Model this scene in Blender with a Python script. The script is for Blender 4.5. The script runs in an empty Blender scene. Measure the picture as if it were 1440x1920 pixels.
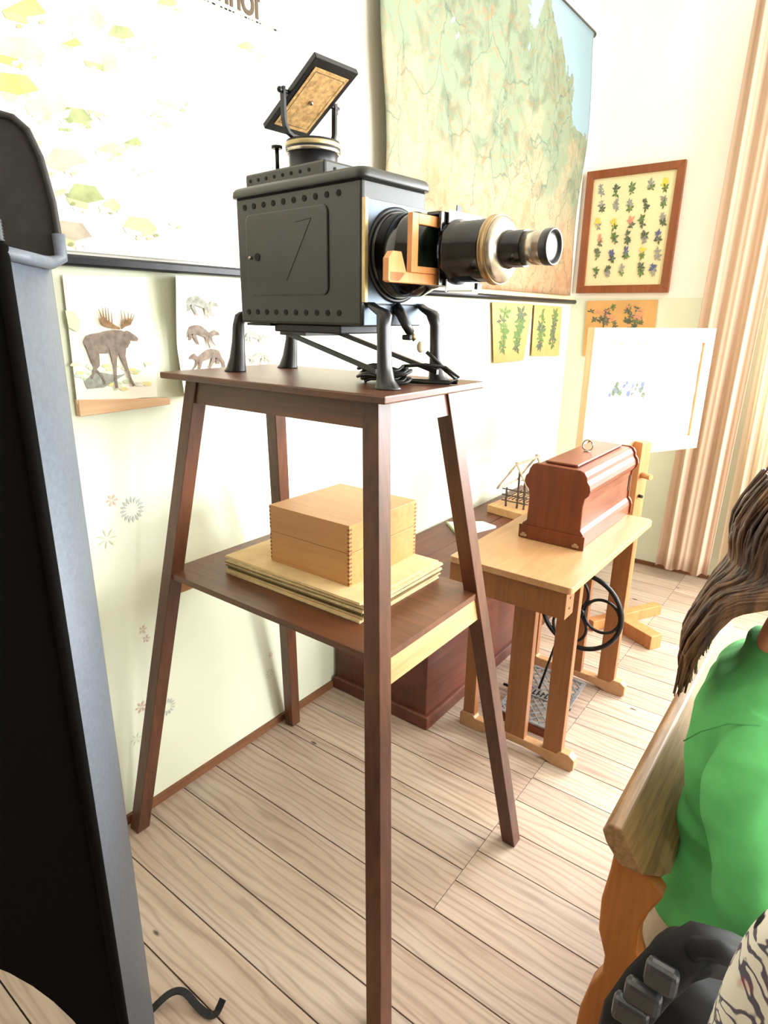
import bpy, bmesh, math, random
from mathutils import Vector, Matrix, noise
random.seed(7)
SC = bpy.context.scene
COL = SC.collection
PI = math.pi

# ------------------------------------------------------------------ camera
CAMZ = 1.5
YAW, PITCH, ROLL, FPX = -0.6425, 0.3073, 0.0152, 1169.5
_f = Vector((math.sin(YAW)*math.cos(PITCH), math.cos(YAW)*math.cos(PITCH), -math.sin(PITCH)))
_r = Vector((math.cos(YAW), -math.sin(YAW), 0)); _u = _r.cross(_f)
_R = _r*math.cos(ROLL)+_u*math.sin(ROLL); _U = -_r*math.sin(ROLL)+_u*math.cos(ROLL)
cam = bpy.data.objects.new('camera', bpy.data.cameras.new('camera'))
COL.objects.link(cam); SC.camera = cam
cam.data.sensor_fit = 'VERTICAL'; cam.data.sensor_height = 36.0
cam.data.lens = FPX/1920*36.0; cam.data.clip_start = 0.02
cam.matrix_world = Matrix(((_R.x, _U.x, -_f.x, 0), (_R.y, _U.y, -_f.y, 0), (_R.z, _U.z, -_f.z, CAMZ), (0, 0, 0, 1)))

# ------------------------------------------------------------------ light
SC.view_settings.view_transform = 'Standard'; SC.view_settings.look = 'None'
SC.view_settings.gamma = 1.0; SC.view_settings.use_curve_mapping = False
SC.view_settings.exposure = 0.25
w = bpy.data.worlds.new('world'); SC.world = w; w.use_nodes = True
w.node_tree.nodes['Background'].inputs[0].default_value = (0.86, 0.93, 1.0, 1)
w.node_tree.nodes['Background'].inputs[1].default_value = 3.0
def window_light(name, loc, rot, sx, sy, power, col=(1, 0.97, 0.93)):
    l = bpy.data.lights.new(name, 'AREA'); l.shape = 'RECTANGLE'; l.size = sx; l.size_y = sy
    l.energy = power; l.color = col
    o = bpy.data.objects.new(name, l); COL.objects.link(o); o.location = loc; o.rotation_euler = rot
    return o
FARY = 3.97; WX = -1.54; RX = 3.6; BY = -2.2; CEIL = 3.3
DAY = (0.93, 0.97, 1.0)
window_light('daylight_far_window', (0.85, FARY+0.05, 1.9), (-PI/2, 0, 0), 2.2, 1.8, 270, DAY)
window_light('daylight_side_window', (RX+0.05, 1.2, 1.85), (0, PI/2, 0), 1.4, 1.3, 115, DAY)
window_light('daylight_side_window_far', (RX+0.05, 3.0, 1.85), (0, PI/2, 0), 1.4, 1.3, 200, DAY)

# ------------------------------------------------------------------ node helpers
def lin(h):
    if isinstance(h, str):
        c = [int(h[i:i+2], 16)/255 for i in (0, 2, 4)]
        return tuple((v/12.92 if v <= .04045 else ((v+.055)/1.055)**2.4) for v in c)+(1,)
    return tuple(h)+(1,) if len(h) == 3 else h
def newmat(name, rough=.6, metal=0.0, spec=.5):
    m = bpy.data.materials.new(name); m.use_nodes = True
    b = m.node_tree.nodes['Principled BSDF']
    b.inputs['Roughness'].default_value = rough; b.inputs['Metallic'].default_value = metal
    b.inputs['Specular IOR Level'].default_value = spec
    return m, m.node_tree, b
def nd(nt, t, **kw):
    n = nt.nodes.new(t)
    for k, v in kw.items():
        if k.startswith('i_'): n.inputs[k[2:].replace('_', ' ')].default_value = v
        else: setattr(n, k, v)
    return n
def ramp(nt, fac, stops):
    r = nt.nodes.new('ShaderNodeValToRGB'); e = r.color_ramp.elements
    while len(e) < len(stops): e.new(.5)
    for i, (p, c) in enumerate(stops): e[i].position = p; e[i].color = lin(c)
    nt.links.new(fac, r.inputs[0]); return r.outputs[0]
def mix(nt, fac, a, b, mode='MIX'):
    m = nt.nodes.new('ShaderNodeMix'); m.data_type = 'RGBA'; m.blend_type = mode
    for s, v in ((0, fac), (6, a), (7, b)):
        if hasattr(v, 'is_output'): nt.links.new(v, m.inputs[s])
        else: m.inputs[s].default_value = v if s == 0 else lin(v)
    return m.outputs[2]
def coords(nt, scale=(1, 1, 1), rot=(0, 0, 0), src='Object'):
    t = nt.nodes.new('ShaderNodeTexCoord'); mp = nt.nodes.new('ShaderNodeMapping')
    mp.inputs['Scale'].default_value = scale; mp.inputs['Rotation'].default_value = rot
    nt.links.new(t.outputs[src], mp.inputs[0]); return mp.outputs[0]
def noi(nt, vec, scale, detail=4, rough=.55, dist=0):
    n = nt.nodes.new('ShaderNodeTexNoise'); n.inputs['Scale'].default_value = scale
    n.inputs['Detail'].default_value = detail; n.inputs['Roughness'].default_value = rough
    n.inputs['Distortion'].default_value = dist
    nt.links.new(vec, n.inputs['Vector']); return n.outputs['Fac']
def bump(nt, b, h, strength=.2, dist=.002):
    n = nt.nodes.new('ShaderNodeBump'); n.inputs['Strength'].default_value = strength
    n.inputs['Distance'].default_value = dist
    nt.links.new(h, n.inputs['Height']); nt.links.new(n.outputs[0], b.inputs['Normal'])
def plain(name, c, rough=.6, metal=0, var=.12, scale=30, spec=.5, bmp=0.0):
    m, nt, b = newmat(name, rough, metal, spec)
    c = lin(c); n = noi(nt, coords(nt), scale)
    d = tuple(v*(1-var) for v in c[:3])+(1,); l = tuple(min(1, v*(1+var)) for v in c[:3])+(1,)
    r = nt.nodes.new('ShaderNodeValToRGB'); r.color_ramp.elements[0].position = .3; r.color_ramp.elements[1].position = .7
    r.color_ramp.elements[0].color = d; r.color_ramp.elements[1].color = l
    nt.links.new(n, r.inputs[0]); nt.links.new(r.outputs[0], b.inputs['Base Color'])
    if bmp: bump(nt, b, n, bmp)
    return m
def wood(name, dark, light, axis='x', scale=1.0, rough=.5, spec=.5, streak=1.0):
    m, nt, b = newmat(name, rough, 0, spec)
    s = {'x': (1.6, 22, 22), 'y': (22, 1.6, 22), 'z': (22, 22, 1.6)}[axis]
    v = coords(nt, tuple(q*scale for q in s))
    a = noi(nt, v, 1.0, 5, .6, 1.2); f = noi(nt, coords(nt, tuple(q*scale*5 for q in s)), 1.0, 3)
    c = ramp(nt, a, [(.3, dark), (.68, light)])
    c2 = mix(nt, .35*streak, c, ramp(nt, f, [(.35, dark), (.65, light)]))
    c3 = mix(nt, .3, c2, ramp(nt, noi(nt, coords(nt), 3, 2), [(.3, dark), (.7, light)]))
    nt.links.new(c3, b.inputs['Base Color']); bump(nt, b, f, .12, .001)
    return m

M = {}
M['stand'] = wood('dark_stained_wood', '2e170b', '6b3f26', 'z', 1, .42)
M['standx'] = wood('dark_stained_wood_top', '3a1f12', '74452b', 'x', 1, .38)
M['oldpine'] = wood('worn_pine_rail', 'a97a48', 'd8ab75', 'y', 1, .55)
M['desk'] = wood('orange_beech', '6e401c', '935f34', 'z', 1, .42)
M['deskx'] = wood('orange_beech_lit', '9c7048', 'b68e66', 'y', .8, .35)  # paler copy of the beech: bleached highlights put into the colour
M['mahog'] = wood('mahogany', '451a0a', '753614', 'z', .8, .38)
M['mahogy'] = wood('mahogany_lid', '57281a', '84492f', 'y', .8, .35)
M['chest'] = wood('red_brown_chest', '33160d', '6f3a28', 'y', .8, .45)
M['boxw'] = wood('honey_box_wood', 'a87340', 'c8935a', 'x', .8, .45)
M['joint'] = wood('dark_end_grain', '5c3818', '8a5a2c', 'x', 2, .5)
M['slide'] = wood('pear_wood', 'c07a40', 'dd9a5c', 'z', 1.5, .45)
M['pine'] = wood('pine_easel', '9a602e', 'bf8450', 'z', 1, .5)
M['boardf'] = wood('pale_board_frame', 'd8a878', 'f0c8a0', 'z', 1, .5)
M['frame'] = wood('walnut_frame', '6b3413', '8f4f22', 'z', 1, .45)
M['bench'] = wood('bench_orange_wood', '8a4a18', 'b5702c', 'z', 1, .45)
M['benchw'] = wood('bench_worn_wood', '553a24', 'a88256', 'y', 1.4, .5, streak=1.6)
M['batten'] = wood('pale_batten', 'b98d62', 'd9b58c', 'y', 1, .6)
M['black'] = plain('black_enamel', '111111', .34, .0, .25, 18, .6)
M['iron'] = plain('dark_iron', '1f1f21', .38, .5, .3, 40, .5)
M['body'] = plain('worn_black_japanning', '1c1c18', .42, .15, .3, 14, .6, .15)
M['bodyplate'] = plain('front_plate_window_sheen', '4c545e', .36, .7, .2, 10, .6)  # paler and bluer than the housing: window reflection put into the colour
M['hole'] = plain('vent_hole_black', '060505', .9)
M['gloss'] = plain('glossy_black_lacquer', '0d0c0c', .12, 0, .1, 30, .7)
M['brass'] = plain('aged_brass', '9c8664', .35, .9, .25, 30)
M['strip'] = plain('brass_strip', 'b5a274', .4, .6, .2, 30)
M['nickel'] = plain('brushed_nickel', 'a39a8c', .25, .95, .2, 60)
M['white_metal'] = plain('pale_polished_plate', 'c3c8cc', .25, .8, .1, 10)
M['tan'] = plain('mottled_tan_paper', 'b08a55', .7, 0, .45, 90)
M['ceramic'] = plain('cream_ceramic', 'cfc3a8', .35, 0, .1)
M['rubber'] = plain('black_rubber', '141414', .4, 0, .1)
M['screen'] = plain('lit_sheet_metal', '5a6069', .5, .1, .12, 120, .4)  # window-lit side of the screen, its light put into the colour
M['screend'] = plain('shaded_sheet_metal', '090807', .85, 0, .2, 120, .05)  # same sheet turned from the window, its shade put into the colour
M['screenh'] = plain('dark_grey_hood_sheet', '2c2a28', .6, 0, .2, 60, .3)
M['ink'] = plain('dark_print_ink', '4a3a28', .8)
M['paperw'] = plain('aged_white_paper', 'e8e2d0', .85, 0, .05, 6)
M['card'] = plain('tan_cardboard', 'd6b988', .8, 0, .1, 20)
M['cardd'] = plain('olive_brown_cardboard', '7d6840', .8, 0, .15, 20)
M['carde'] = plain('pale_card_edge', 'c8b48a', .85, 0, .2, 60)
M['ochre'] = plain('ochre_chart_paper', 'c89a5e', .85, 0, .1, 5)
M['cream'] = plain('cream_chart_paper', 'ddd0a2', .85, 0, .06, 5)
M['leafg'] = plain('printed_leaf_green', '5c7440', .9, 0, .4, 60)
M['leafd'] = plain('printed_dark_green', '55604a', .9, 0, .4, 60)
M['pinkp'] = plain('printed_pink', 'c98a70', .9)
M['yelp'] = plain('printed_yellow', 'd9c04a', .9)
M['bluep'] = plain('printed_blue', '56607e', .9)
M['greyp'] = plain('printed_grey', '8f8f84', .9, 0, .3, 80)
M['brownp'] = plain('printed_brown', '8a6a48', .9, 0, .35, 60)
M['moose'] = plain('printed_moose_brown', '7a6c60', .9, 0, .35, 60)
M['roofg'] = plain('printed_roof_green', '8f9668', .9, 0, .3, 20)
M['roofy'] = plain('printed_roof_ochre', 'b8a25c', .9, 0, .3, 20)
M['roofb'] = plain('printed_roof_taupe', 'a89d8a', .9, 0, .25, 20)
M['wally'] = plain('printed_pale_yellow', 'd2ca8c', .9, 0, .25, 20)
M['pale'] = plain('printed_pale_grey', 'cfcdb8', .9, 0, .25, 20)
M['glassy'] = None
M['green'] = plain('green_jersey', '58a862', .85, 0, .14, 9, .2)
M['seam'] = plain('dark_green_seam', '3c8547', .9)
M['skin'] = plain('warm_skin', 'c88a62', .5, 0, .08, 12)
M['trousers'] = plain('beige_cotton', 'b3a590', .85, 0, .1, 30, .2)
M['bag'] = plain('black_nylon', '0a0a0c', .7, 0, .3, 60, .25)
M['bagp'] = plain('grey_plastic_buckle', '2b2c2f', .3, 0, .15, 40)
M['twig'] = plain('dark_twig', '4a3a30', .8, 0, .3, 60)
M['twigl'] = plain('pale_twig', 'b8a890', .8, 0, .3, 60)
M['eye'] = plain('eye_brown', '2a1a10', .2)

def glassmat():
    m, nt, b = newmat('clear_glass', .03, 0, .5)
    b.inputs['Base Color'].default_value = (.75, .85, .75, 1); b.inputs['Transmission Weight'].default_value = 1.0
    return m
M['glass'] = glassmat()
def hairmat():
    m, nt, b = newmat('brown_hair', .38, 0, .5)
    v = coords(nt, (60, 60, 3)); a = noi(nt, v, 1, 3)
    c = ramp(nt, a, [(.35, '2a1a12'), (.55, '5a3c28'), (.75, '8f6a42')])
    nt.links.new(c, b.inputs['Base Color']); return m
M['hair'] = hairmat()
def floormat():
    m, nt, b = newmat('scrubbed_floorboards', .42, 0, .5)
    at = nd(nt, 'ShaderNodeAttribute', attribute_name='rnd')
    t = nt.nodes.new('ShaderNodeTexCoord'); add = nd(nt, 'ShaderNodeVectorMath', operation='ADD')
    nt.links.new(t.outputs['Object'], add.inputs[0])
    sc = nd(nt, 'ShaderNodeVectorMath', operation='SCALE'); sc.inputs['Scale'].default_value = 9.0
    nt.links.new(at.outputs['Color'], sc.inputs[0]); nt.links.new(sc.outputs[0], add.inputs[1])
    def mp(s):
        q = nt.nodes.new('ShaderNodeMapping'); q.inputs['Scale'].default_value = s
        nt.links.new(add.outputs[0], q.inputs[0]); return q.outputs[0]
    wv = nt.nodes.new('ShaderNodeTexWave'); wv.wave_type = 'BANDS'; wv.bands_direction = 'Y'
    wv.inputs['Scale'].default_value = 7.5; wv.inputs['Distortion'].default_value = 9.0
    wv.inputs['Detail'].default_value = 2.0; wv.inputs['Detail Scale'].default_value = 1.3
    nt.links.new(mp((.28, 1.6, 1)), wv.inputs['Vector'])
    line = ramp(nt, wv.outputs['Fac'], [(.0, '6e5c4c'), (.13, 'a89078'), (.5, 'd0b9a0')])
    fine = noi(nt, mp((3, 130, 1)), 1, 3)
    big = noi(nt, mp((1.2, 4, 1)), 1.3, 3)
    base = ramp(nt, big, [(.3, 'b08868'), (.5, 'c8aa8e'), (.62, 'cfbda8'), (.75, 'b9b2a4')])
    c = mix(nt, .42, base, line)
    c = mix(nt, .22, c, ramp(nt, fine, [(.3, '8c7358'), (.6, 'dcc8aa')]))
    sp = nd(nt, 'ShaderNodeTexVoronoi'); sp.inputs['Scale'].default_value = 5.5
    nt.links.new(mp((.6, 1.5, 1)), sp.inputs['Vector'])
    k = ramp(nt, sp.outputs['Distance'], [(.035, (1, 1, 1)), (.06, (0, 0, 0))])
    c = mix(nt, k, c, '5a4634')
    hv = nd(nt, 'ShaderNodeSeparateColor'); nt.links.new(at.outputs['Color'], hv.inputs[0])
    c = mix(nt, .5, c, mix(nt, hv.outputs[0], 'a58674', 'cfb9a8'), 'MULTIPLY')
    g = nd(nt, 'ShaderNodeHueSaturation'); g.inputs['Value'].default_value = .9; g.inputs['Saturation'].default_value = .8
    nt.links.new(c, g.inputs['Color']); nt.links.new(g.outputs[0], b.inputs['Base Color'])
    bump(nt, b, fine, .15, .001)
    return m
M['floor'] = floormat()
M['gap'] = plain('dark_board_gap', '2a1c12', .9)
def wallmat():
    m, nt, b = newmat('limewash_wall', .9, 0, .2)
    g = nt.nodes.new('ShaderNodeNewGeometry'); s = nt.nodes.new('ShaderNodeSeparateXYZ')
    nt.links.new(g.outputs['Position'], s.inputs[0])
    n = noi(nt, coords(nt), 1.2, 3)
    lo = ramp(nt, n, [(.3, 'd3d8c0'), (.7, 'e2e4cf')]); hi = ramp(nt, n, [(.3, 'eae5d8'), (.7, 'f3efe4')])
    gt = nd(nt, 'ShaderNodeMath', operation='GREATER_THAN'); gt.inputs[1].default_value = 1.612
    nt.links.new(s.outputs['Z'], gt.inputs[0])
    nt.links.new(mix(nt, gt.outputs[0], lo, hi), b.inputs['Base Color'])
    bump(nt, b, noi(nt, coords(nt), 14, 4), .15, .004)
    return m
M['wall'] = wallmat()
M['ceil'] = plain('white_ceiling', 'e8e4da', .9, 0, .03, 2)
M['base'] = wood('brown_skirting', '4a2815', '8a5a38', 'y', 1, .6)
M['winframe'] = plain('white_window_paint', 'e8e6e0', .5, 0, .03)
def curtmat(name, c, tr):
    m, nt, b = newmat(name, .9, 0, .1)
    b.inputs['Base Color'].default_value = lin(c)
    t = nt.nodes.new('ShaderNodeBsdfTranslucent'); t.inputs[0].default_value = lin(c)
    mx = nt.nodes.new('ShaderNodeMixShader'); mx.inputs[0].default_value = tr
    nt.links.new(b.outputs[0], mx.inputs[1]); nt.links.new(t.outputs[0], mx.inputs[2])
    nt.links.new(mx.outputs[0], nt.nodes['Material Output'].inputs[0]); return m
M['curtain'] = curtmat('peach_curtain', 'dcc3ac', .35)
M['sheer'] = curtmat('sheer_cream_curtain', 'efe2cf', .6)
def mapmat():
    m, nt, b = newmat('relief_map_print', .8, 0, .2)
    g = nt.nodes.new('ShaderNodeNewGeometry'); s = nt.nodes.new('ShaderNodeSeparateXYZ')
    nt.links.new(g.outputs['Position'], s.inputs[0])
    v = g.outputs['Position']
    n1 = noi(nt, v, 2.6, 6, .6, .5); n2 = noi(nt, v, 9, 6, .65, .8)
    # height-coded tint: lowland in the north (top), uplands in the south
    a = nd(nt, 'ShaderNodeMath', operation='MULTIPLY_ADD'); a.inputs[1].default_value = .62; a.inputs[2].default_value = -1.22
    nt.links.new(s.outputs['Z'], a.inputs[0])
    a2 = nd(nt, 'ShaderNodeMath', operation='MULTIPLY_ADD'); a2.inputs[1].default_value = 1.1
    nt.links.new(n1, a2.inputs[0]); nt.links.new(a.outputs[0], a2.inputs[2])
    land = ramp(nt, a2.outputs[0], [(.34, '96704f'), (.50, '9a7e5e'), (.66, '8c866c'), (.80, '53735f'), (1.0, '4a6c5a')])
    speck = ramp(nt, n2, [(.38, '7a543c'), (.52, '9c8c70')])
    c = mix(nt, .35, land, speck)
    vo = nd(nt, 'ShaderNodeTexVoronoi', feature='DISTANCE_TO_EDGE'); vo.inputs['Scale'].default_value = 3.4
    dv = nt.nodes.new('ShaderNodeTexNoise'); dv.inputs['Scale'].default_value = 7; dv.inputs['Detail'].default_value = 4
    nt.links.new(v, dv.inputs['Vector'])
    mv = nd(nt, 'ShaderNodeVectorMath', operation='MULTIPLY_ADD'); mv.inputs[1].default_value = (.16, .16, .16)
    nt.links.new(dv.outputs['Color'], mv.inputs[0]); nt.links.new(v, mv.inputs[2])
    st = nd(nt, 'ShaderNodeVectorMath', operation='MULTIPLY'); st.inputs[1].default_value = (1, 1.5, .8)
    nt.links.new(mv.outputs[0], st.inputs[0]); nt.links.new(st.outputs[0], vo.inputs['Vector'])
    rv = ramp(nt, vo.outputs['Distance'], [(.003, (.55, .55, .55)), (.016, (0, 0, 0))])
    c = mix(nt, rv, c, '3c5046')
    tr = ramp(nt, noi(nt, v, 5.5, 5, .6, 1.5), [(.485, (0, 0, 0)), (.5, (.7, .7, .7)), (.515, (0, 0, 0))])
    c = mix(nt, tr, c, '8a6440')
    # sea in the upper corners
    y2 = nd(nt, 'ShaderNodeMath', operation='SUBTRACT'); y2.inputs[1].default_value = 2.75
    nt.links.new(s.outputs['Y'], y2.inputs[0])
    ab = nd(nt, 'ShaderNodeMath', operation='ABSOLUTE'); nt.links.new(y2.outputs[0], ab.inputs[0])
    sm = nd(nt, 'ShaderNodeMath', operation='MULTIPLY_ADD'); sm.inputs[1].default_value = .3
    nt.links.new(ab.outputs[0], sm.inputs[0]); nt.links.new(a2.outputs[0], sm.inputs[2])
    sea = ramp(nt, sm.outputs[0], [(1.13, (0, 0, 0)), (1.0, (0, 0, 0))]) if False else None
    gt = nd(nt, 'ShaderNodeMath', operation='GREATER_THAN'); gt.inputs[1].default_value = 1.2
    nt.links.new(sm.outputs[0], gt.inputs[0])
    c = mix(nt, gt.outputs[0], c, '7d9096')
    nt.links.new(c, b.inputs['Base Color']); return m
M['map'] = mapmat()
def scribble():
    m, nt, b = newmat('white_scribble_print', .85, 0, .2)
    v = coords(nt, (1, 1, 1))
    a = ramp(nt, noi(nt, v, 16, 2, .5, 2.5), [(.46, (0, 0, 0)), (.475, (1, 1, 1)), (.525, (1, 1, 1)), (.54, (0, 0, 0))])
    k = ramp(nt, noi(nt, v, 17, 2, .4, 1.0), [(.60, (0, 0, 0)), (.62, (1, 1, 1))])
    r = ramp(nt, noi(nt, v, 12, 1, .4, .5), [(.69, (0, 0, 0)), (.71, (1, 1, 1))])
    c = mix(nt, a, 'cfc9bd', '55505c'); c = mix(nt, k, c, '141418'); c = mix(nt, r, c, 'a3283c')
    nt.links.new(c, b.inputs['Base Color']); return m
M['scrib'] = scribble()

# ------------------------------------------------------------------ mesh helpers
class MB:
    def __init__(s): s.bm = bmesh.new(); s.mats = []; s.done = s.bm.faces.layers.int.new('done'); s.last = []
    def mi(s, mat):
        if mat is None: return 0
        if mat not in s.mats: s.mats.append(mat)
        return s.mats.index(mat)
    def _set(s, n0, mat, smooth):
        i = s.mi(mat); s.last = s.new()
        for f in s.last: f.material_index = i; f.smooth = smooth; f[s.done] = 1
    def new(s): return [f for f in s.bm.faces if f[s.done] == 0]
    def hexa(s, pts, mat=None, smooth=False):   # 8 pts: bottom 4 ccw, top 4 ccw
        n0 = len(s.bm.faces); v = [s.bm.verts.new(p) for p in pts]
        for q in ((3, 2, 1, 0), (4, 5, 6, 7), (0, 1, 5, 4), (1, 2, 6, 5), (2, 3, 7, 6), (3, 0, 4, 7)):
            s.bm.faces.new([v[i] for i in q])
        s._set(n0, mat, smooth)
    def box(s, x0, x1, y0, y1, z0, z1, mat=None, bev=0.0, xf=None):
        n0 = len(s.bm.faces)
        r = bmesh.ops.create_cube(s.bm, size=1)
        vs = r['verts']
        for v in vs: v.co = Vector(((x0+x1)/2+v.co.x*(x1-x0), (y0+y1)/2+v.co.y*(y1-y0), (z0+z1)/2+v.co.z*(z1-z0)))
        nv = set(vs)
        if bev:
            es = list({e for v in vs for e in v.link_edges})
            r = bmesh.ops.bevel(s.bm, geom=es, offset=bev, segments=2, profile=.5, affect='EDGES')
            nv = set(v for f in r['faces'] for v in f.verts) | set(v for v in vs if v.is_valid)
        if xf:
            allv = set()
            for f in s.new(): allv |= set(f.verts)
            for v in allv | {q for q in nv if q.is_valid}: v.co = Vector(xf(v.co))
        s._set(n0, mat, False)
    def loft(s, rings, mat=None, smooth=True, cap=True, closed=True):
        n0 = len(s.bm.faces); R = [[s.bm.verts.new(p) for p in r] for r in rings]; n = len(R[0])
        for a, b in zip(R[:-1], R[1:]):
            for i in range(n if closed else n-1):
                j = (i+1) % n; s.bm.faces.new((a[i], a[j], b[j], b[i]))
        if cap and closed:
            ca = s.bm.faces.new(R[0][::-1]); cb_ = s.bm.faces.new(R[-1])
        s._set(n0, mat, smooth)
        if cap and closed: ca.smooth = False; cb_.smooth = False
    def tube(s, pts, rad, mat=None, n=10, cap=True, smooth=True, flat=1.0):
        pts = [Vector(p) for p in pts]; rings = []; up = None
        for i, p in enumerate(pts):
            t = (pts[min(i+1, len(pts)-1)]-pts[max(i-1, 0)]).normalized()
            if up is None: up = Vector((0, 0, 1)) if abs(t.z) < .9 else Vector((1, 0, 0))
            a = t.cross(up).normalized(); up = a.cross(t).normalized()
            r = rad[i] if isinstance(rad, (list, tuple)) else rad
            rings.append([p+a*math.cos(k*2*PI/n)*r+up*math.sin(k*2*PI/n)*r*flat for k in range(n)])
        s.loft(rings, mat, smooth, cap)
    def lathe(s, c, axis, prof, mat=None, n=48, cap=True, smooth=True):   # prof [(t along axis, radius)]
        c = Vector(c); ax = Vector(axis).normalized()
        a = ax.cross(Vector((0, 0, 1))); a = a.normalized() if a.length > .01 else Vector((1, 0, 0)); b = a.cross(ax)
        s.loft([[c+ax*t+(a*math.cos(k*2*PI/n)+b*math.sin(k*2*PI/n))*r for k in range(n)] for t, r in prof], mat, smooth, cap)
    def prism(s, pts, off, mat=None, smooth=False):   # polygon extruded by vector off
        off = Vector(off); s.loft([[Vector(p) for p in pts], [Vector(p)+off for p in pts]], mat, smooth)
    def poly(s, pts, mat=None):
        n0 = len(s.bm.faces); f = s.bm.faces.new([s.bm.verts.new(p) for p in pts])
        s._set(n0, mat, False)
        if len(pts) > 4: bmesh.ops.triangulate(s.bm, faces=[f], ngon_method='EAR_CLIP')
    def ell(s, c, r, mat=None, seg=20, rot=None):
        n0 = len(s.bm.faces); q = bmesh.ops.create_uvsphere(s.bm, u_segments=seg, v_segments=max(8, seg//2), radius=1)
        for v in q['verts']:
            p = Vector((v.co.x*r[0], v.co.y*r[1], v.co.z*r[2]))
            if rot: p = rot @ p
            v.co = p+Vector(c)
        s._set(n0, mat, True)
def origin(parent):
    o = Vector((0, 0, 0)); p = parent
    while p is not None: o += p.location; p = p.parent
    return o
def put(name, mb, mat=None, parent=None, loc=None, normals=True, bevel=0.0, mods=None):
    if normals: bmesh.ops.recalc_face_normals(mb.bm, faces=mb.bm.faces)
    me = bpy.data.meshes.new(name)
    base = origin(parent) if parent else Vector(loc or (0, 0, 0))
    for v in mb.bm.verts: v.co -= base
    mb.bm.to_mesh(me); mb.bm.free()
    ms = mb.mats if mb.mats else [mat]
    for m in ms: me.materials.append(m if m is not None else mat)
    o = bpy.data.objects.new(name, me); COL.objects.link(o)
    if parent: o.parent = parent
    else: o.location = base
    if bevel:
        b = o.modifiers.new('b', 'BEVEL'); b.width = bevel; b.segments = 2; b.limit_method = 'ANGLE'; b.angle_limit = .7
    return o
def struct(name, mb, mat, parent=None):
    o = put(name, mb, mat, parent)
    if not parent: o['kind'] = 'structure'
    return o
def tag(o, label, cat, group=None):
    o['label'] = label; o['category'] = cat
    if group: o['group'] = group
    return o
def thing(name, label, cat, loc, group=None):
    o = bpy.data.objects.new(name, None); COL.objects.link(o); o.location = loc; o.empty_display_size = .05
    return tag(o, label, cat, group)
# pixel of the 1440x1920 photo -> point on a world plane (used to measure the room)
def on(ax, val, px, py):
    d = _R*((px-720)/FPX)+_U*(-(py-960)/FPX)+_f; i = 'xyz'.index(ax)
    t = (val-(0, 0, CAMZ)[i])/d[i]; return Vector((0, 0, CAMZ))+d*t

# ================================================================== ROOM
mb = MB(); lay = mb.bm.loops.layers.color.new('rnd')
def plank(x0, x1, y0, y1):
    n0 = len(mb.bm.faces); g = .0018
    mb.box(x0+g*.5, x1-g*.5, y0+g, y1-g, -.03, 0, M['floor'])
    c = (random.random(), random.random(), random.random(), 1)
    for f in mb.last:
        for l in f.loops: l[lay] = c
ys = [BY]
while ys[-1] < .44: ys.append(ys[-1]+.1295)
ys = [y-(ys[-1]-.446) for y in ys]; ys[0] = BY-.05
lowseams = ys+[.575, .702, .831, .961, 1.094]
for a, b in zip(lowseams[:-1], lowseams[1:]): plank(WX-.02, RX, a, b)
left = [1.094, 1.249, 1.382, 1.425, 1.57, 1.71, 1.85]
while left[-1] < FARY: left.append(left[-1]+.14)
right = [1.094, 1.207]
while right[-1] < FARY: right.append(right[-1]+.128)
for a, b in zip(left[:-1], left[1:]): plank(WX-.02, -.636, a, b)
for a, b in zip(right[:-1], right[1:]): plank(-.636, RX, a, b)
mb.box(WX-.1, RX, BY-.1, FARY+.3, -.06, -.012, M['gap'])
struct('floor', mb, M['floor'])
mb = MB(); mb.box(WX-.1, RX+.1, BY-.1, FARY+.1, CEIL, CEIL+.1); struct('ceiling', mb, M['ceil'])

# left wall with its painted flowers
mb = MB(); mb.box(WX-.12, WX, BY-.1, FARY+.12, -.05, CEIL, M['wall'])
M['stenb'] = plain('faded_blue_stencil', 'b4bcb6', .95, 0, .1); M['stenr'] = plain('faded_red_stencil', 'ccae9a', .95, 0, .1)
M['steng'] = plain('faded_green_stencil', 'bcc8a4', .95, 0, .1)
def wp(px, py, e=.0012): p = on('x', WX, px, py); return Vector((WX+e, p.y, p.z))
def petals(c, r, n, mat, inner=.35, wd=.28):
    for k in range(n):
        a = k*2*PI/n
        def q(rr, da): return Vector((c.x, c.y+math.cos(a+da)*rr, c.z+math.sin(a+da)*rr))
        mb.poly([q(r*inner, 0), q(r*.75, -wd), q(r, 0), q(r*.75, wd)], mat)
petals(wp(248, 955), .038, 16, M['stenb'], .45, .15); petals(wp(210, 938), .018, 6, M['stenr'], .1)
petals(wp(268, 1180), .014, 5, M['stenr'], .1); petals(wp(275, 1197), .013, 5, M['stenr'], .1)
petals(wp(265, 1325), .02, 6, M['stenr'], .1); petals(wp(314, 1325), .03, 14, M['stenb'], .4, .15)
petals(wp(507, 1227), .012, 6, M['stenr'], .1); petals(wp(505, 1262), .02, 8, M['steng'], .1, .15)
petals(wp(200, 1010), .03, 7, M['steng'], .1, .1); petals(wp(255, 1385), .02, 6, M['steng'], .1, .1)
struct('wall_left', mb, M['wall'])
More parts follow.
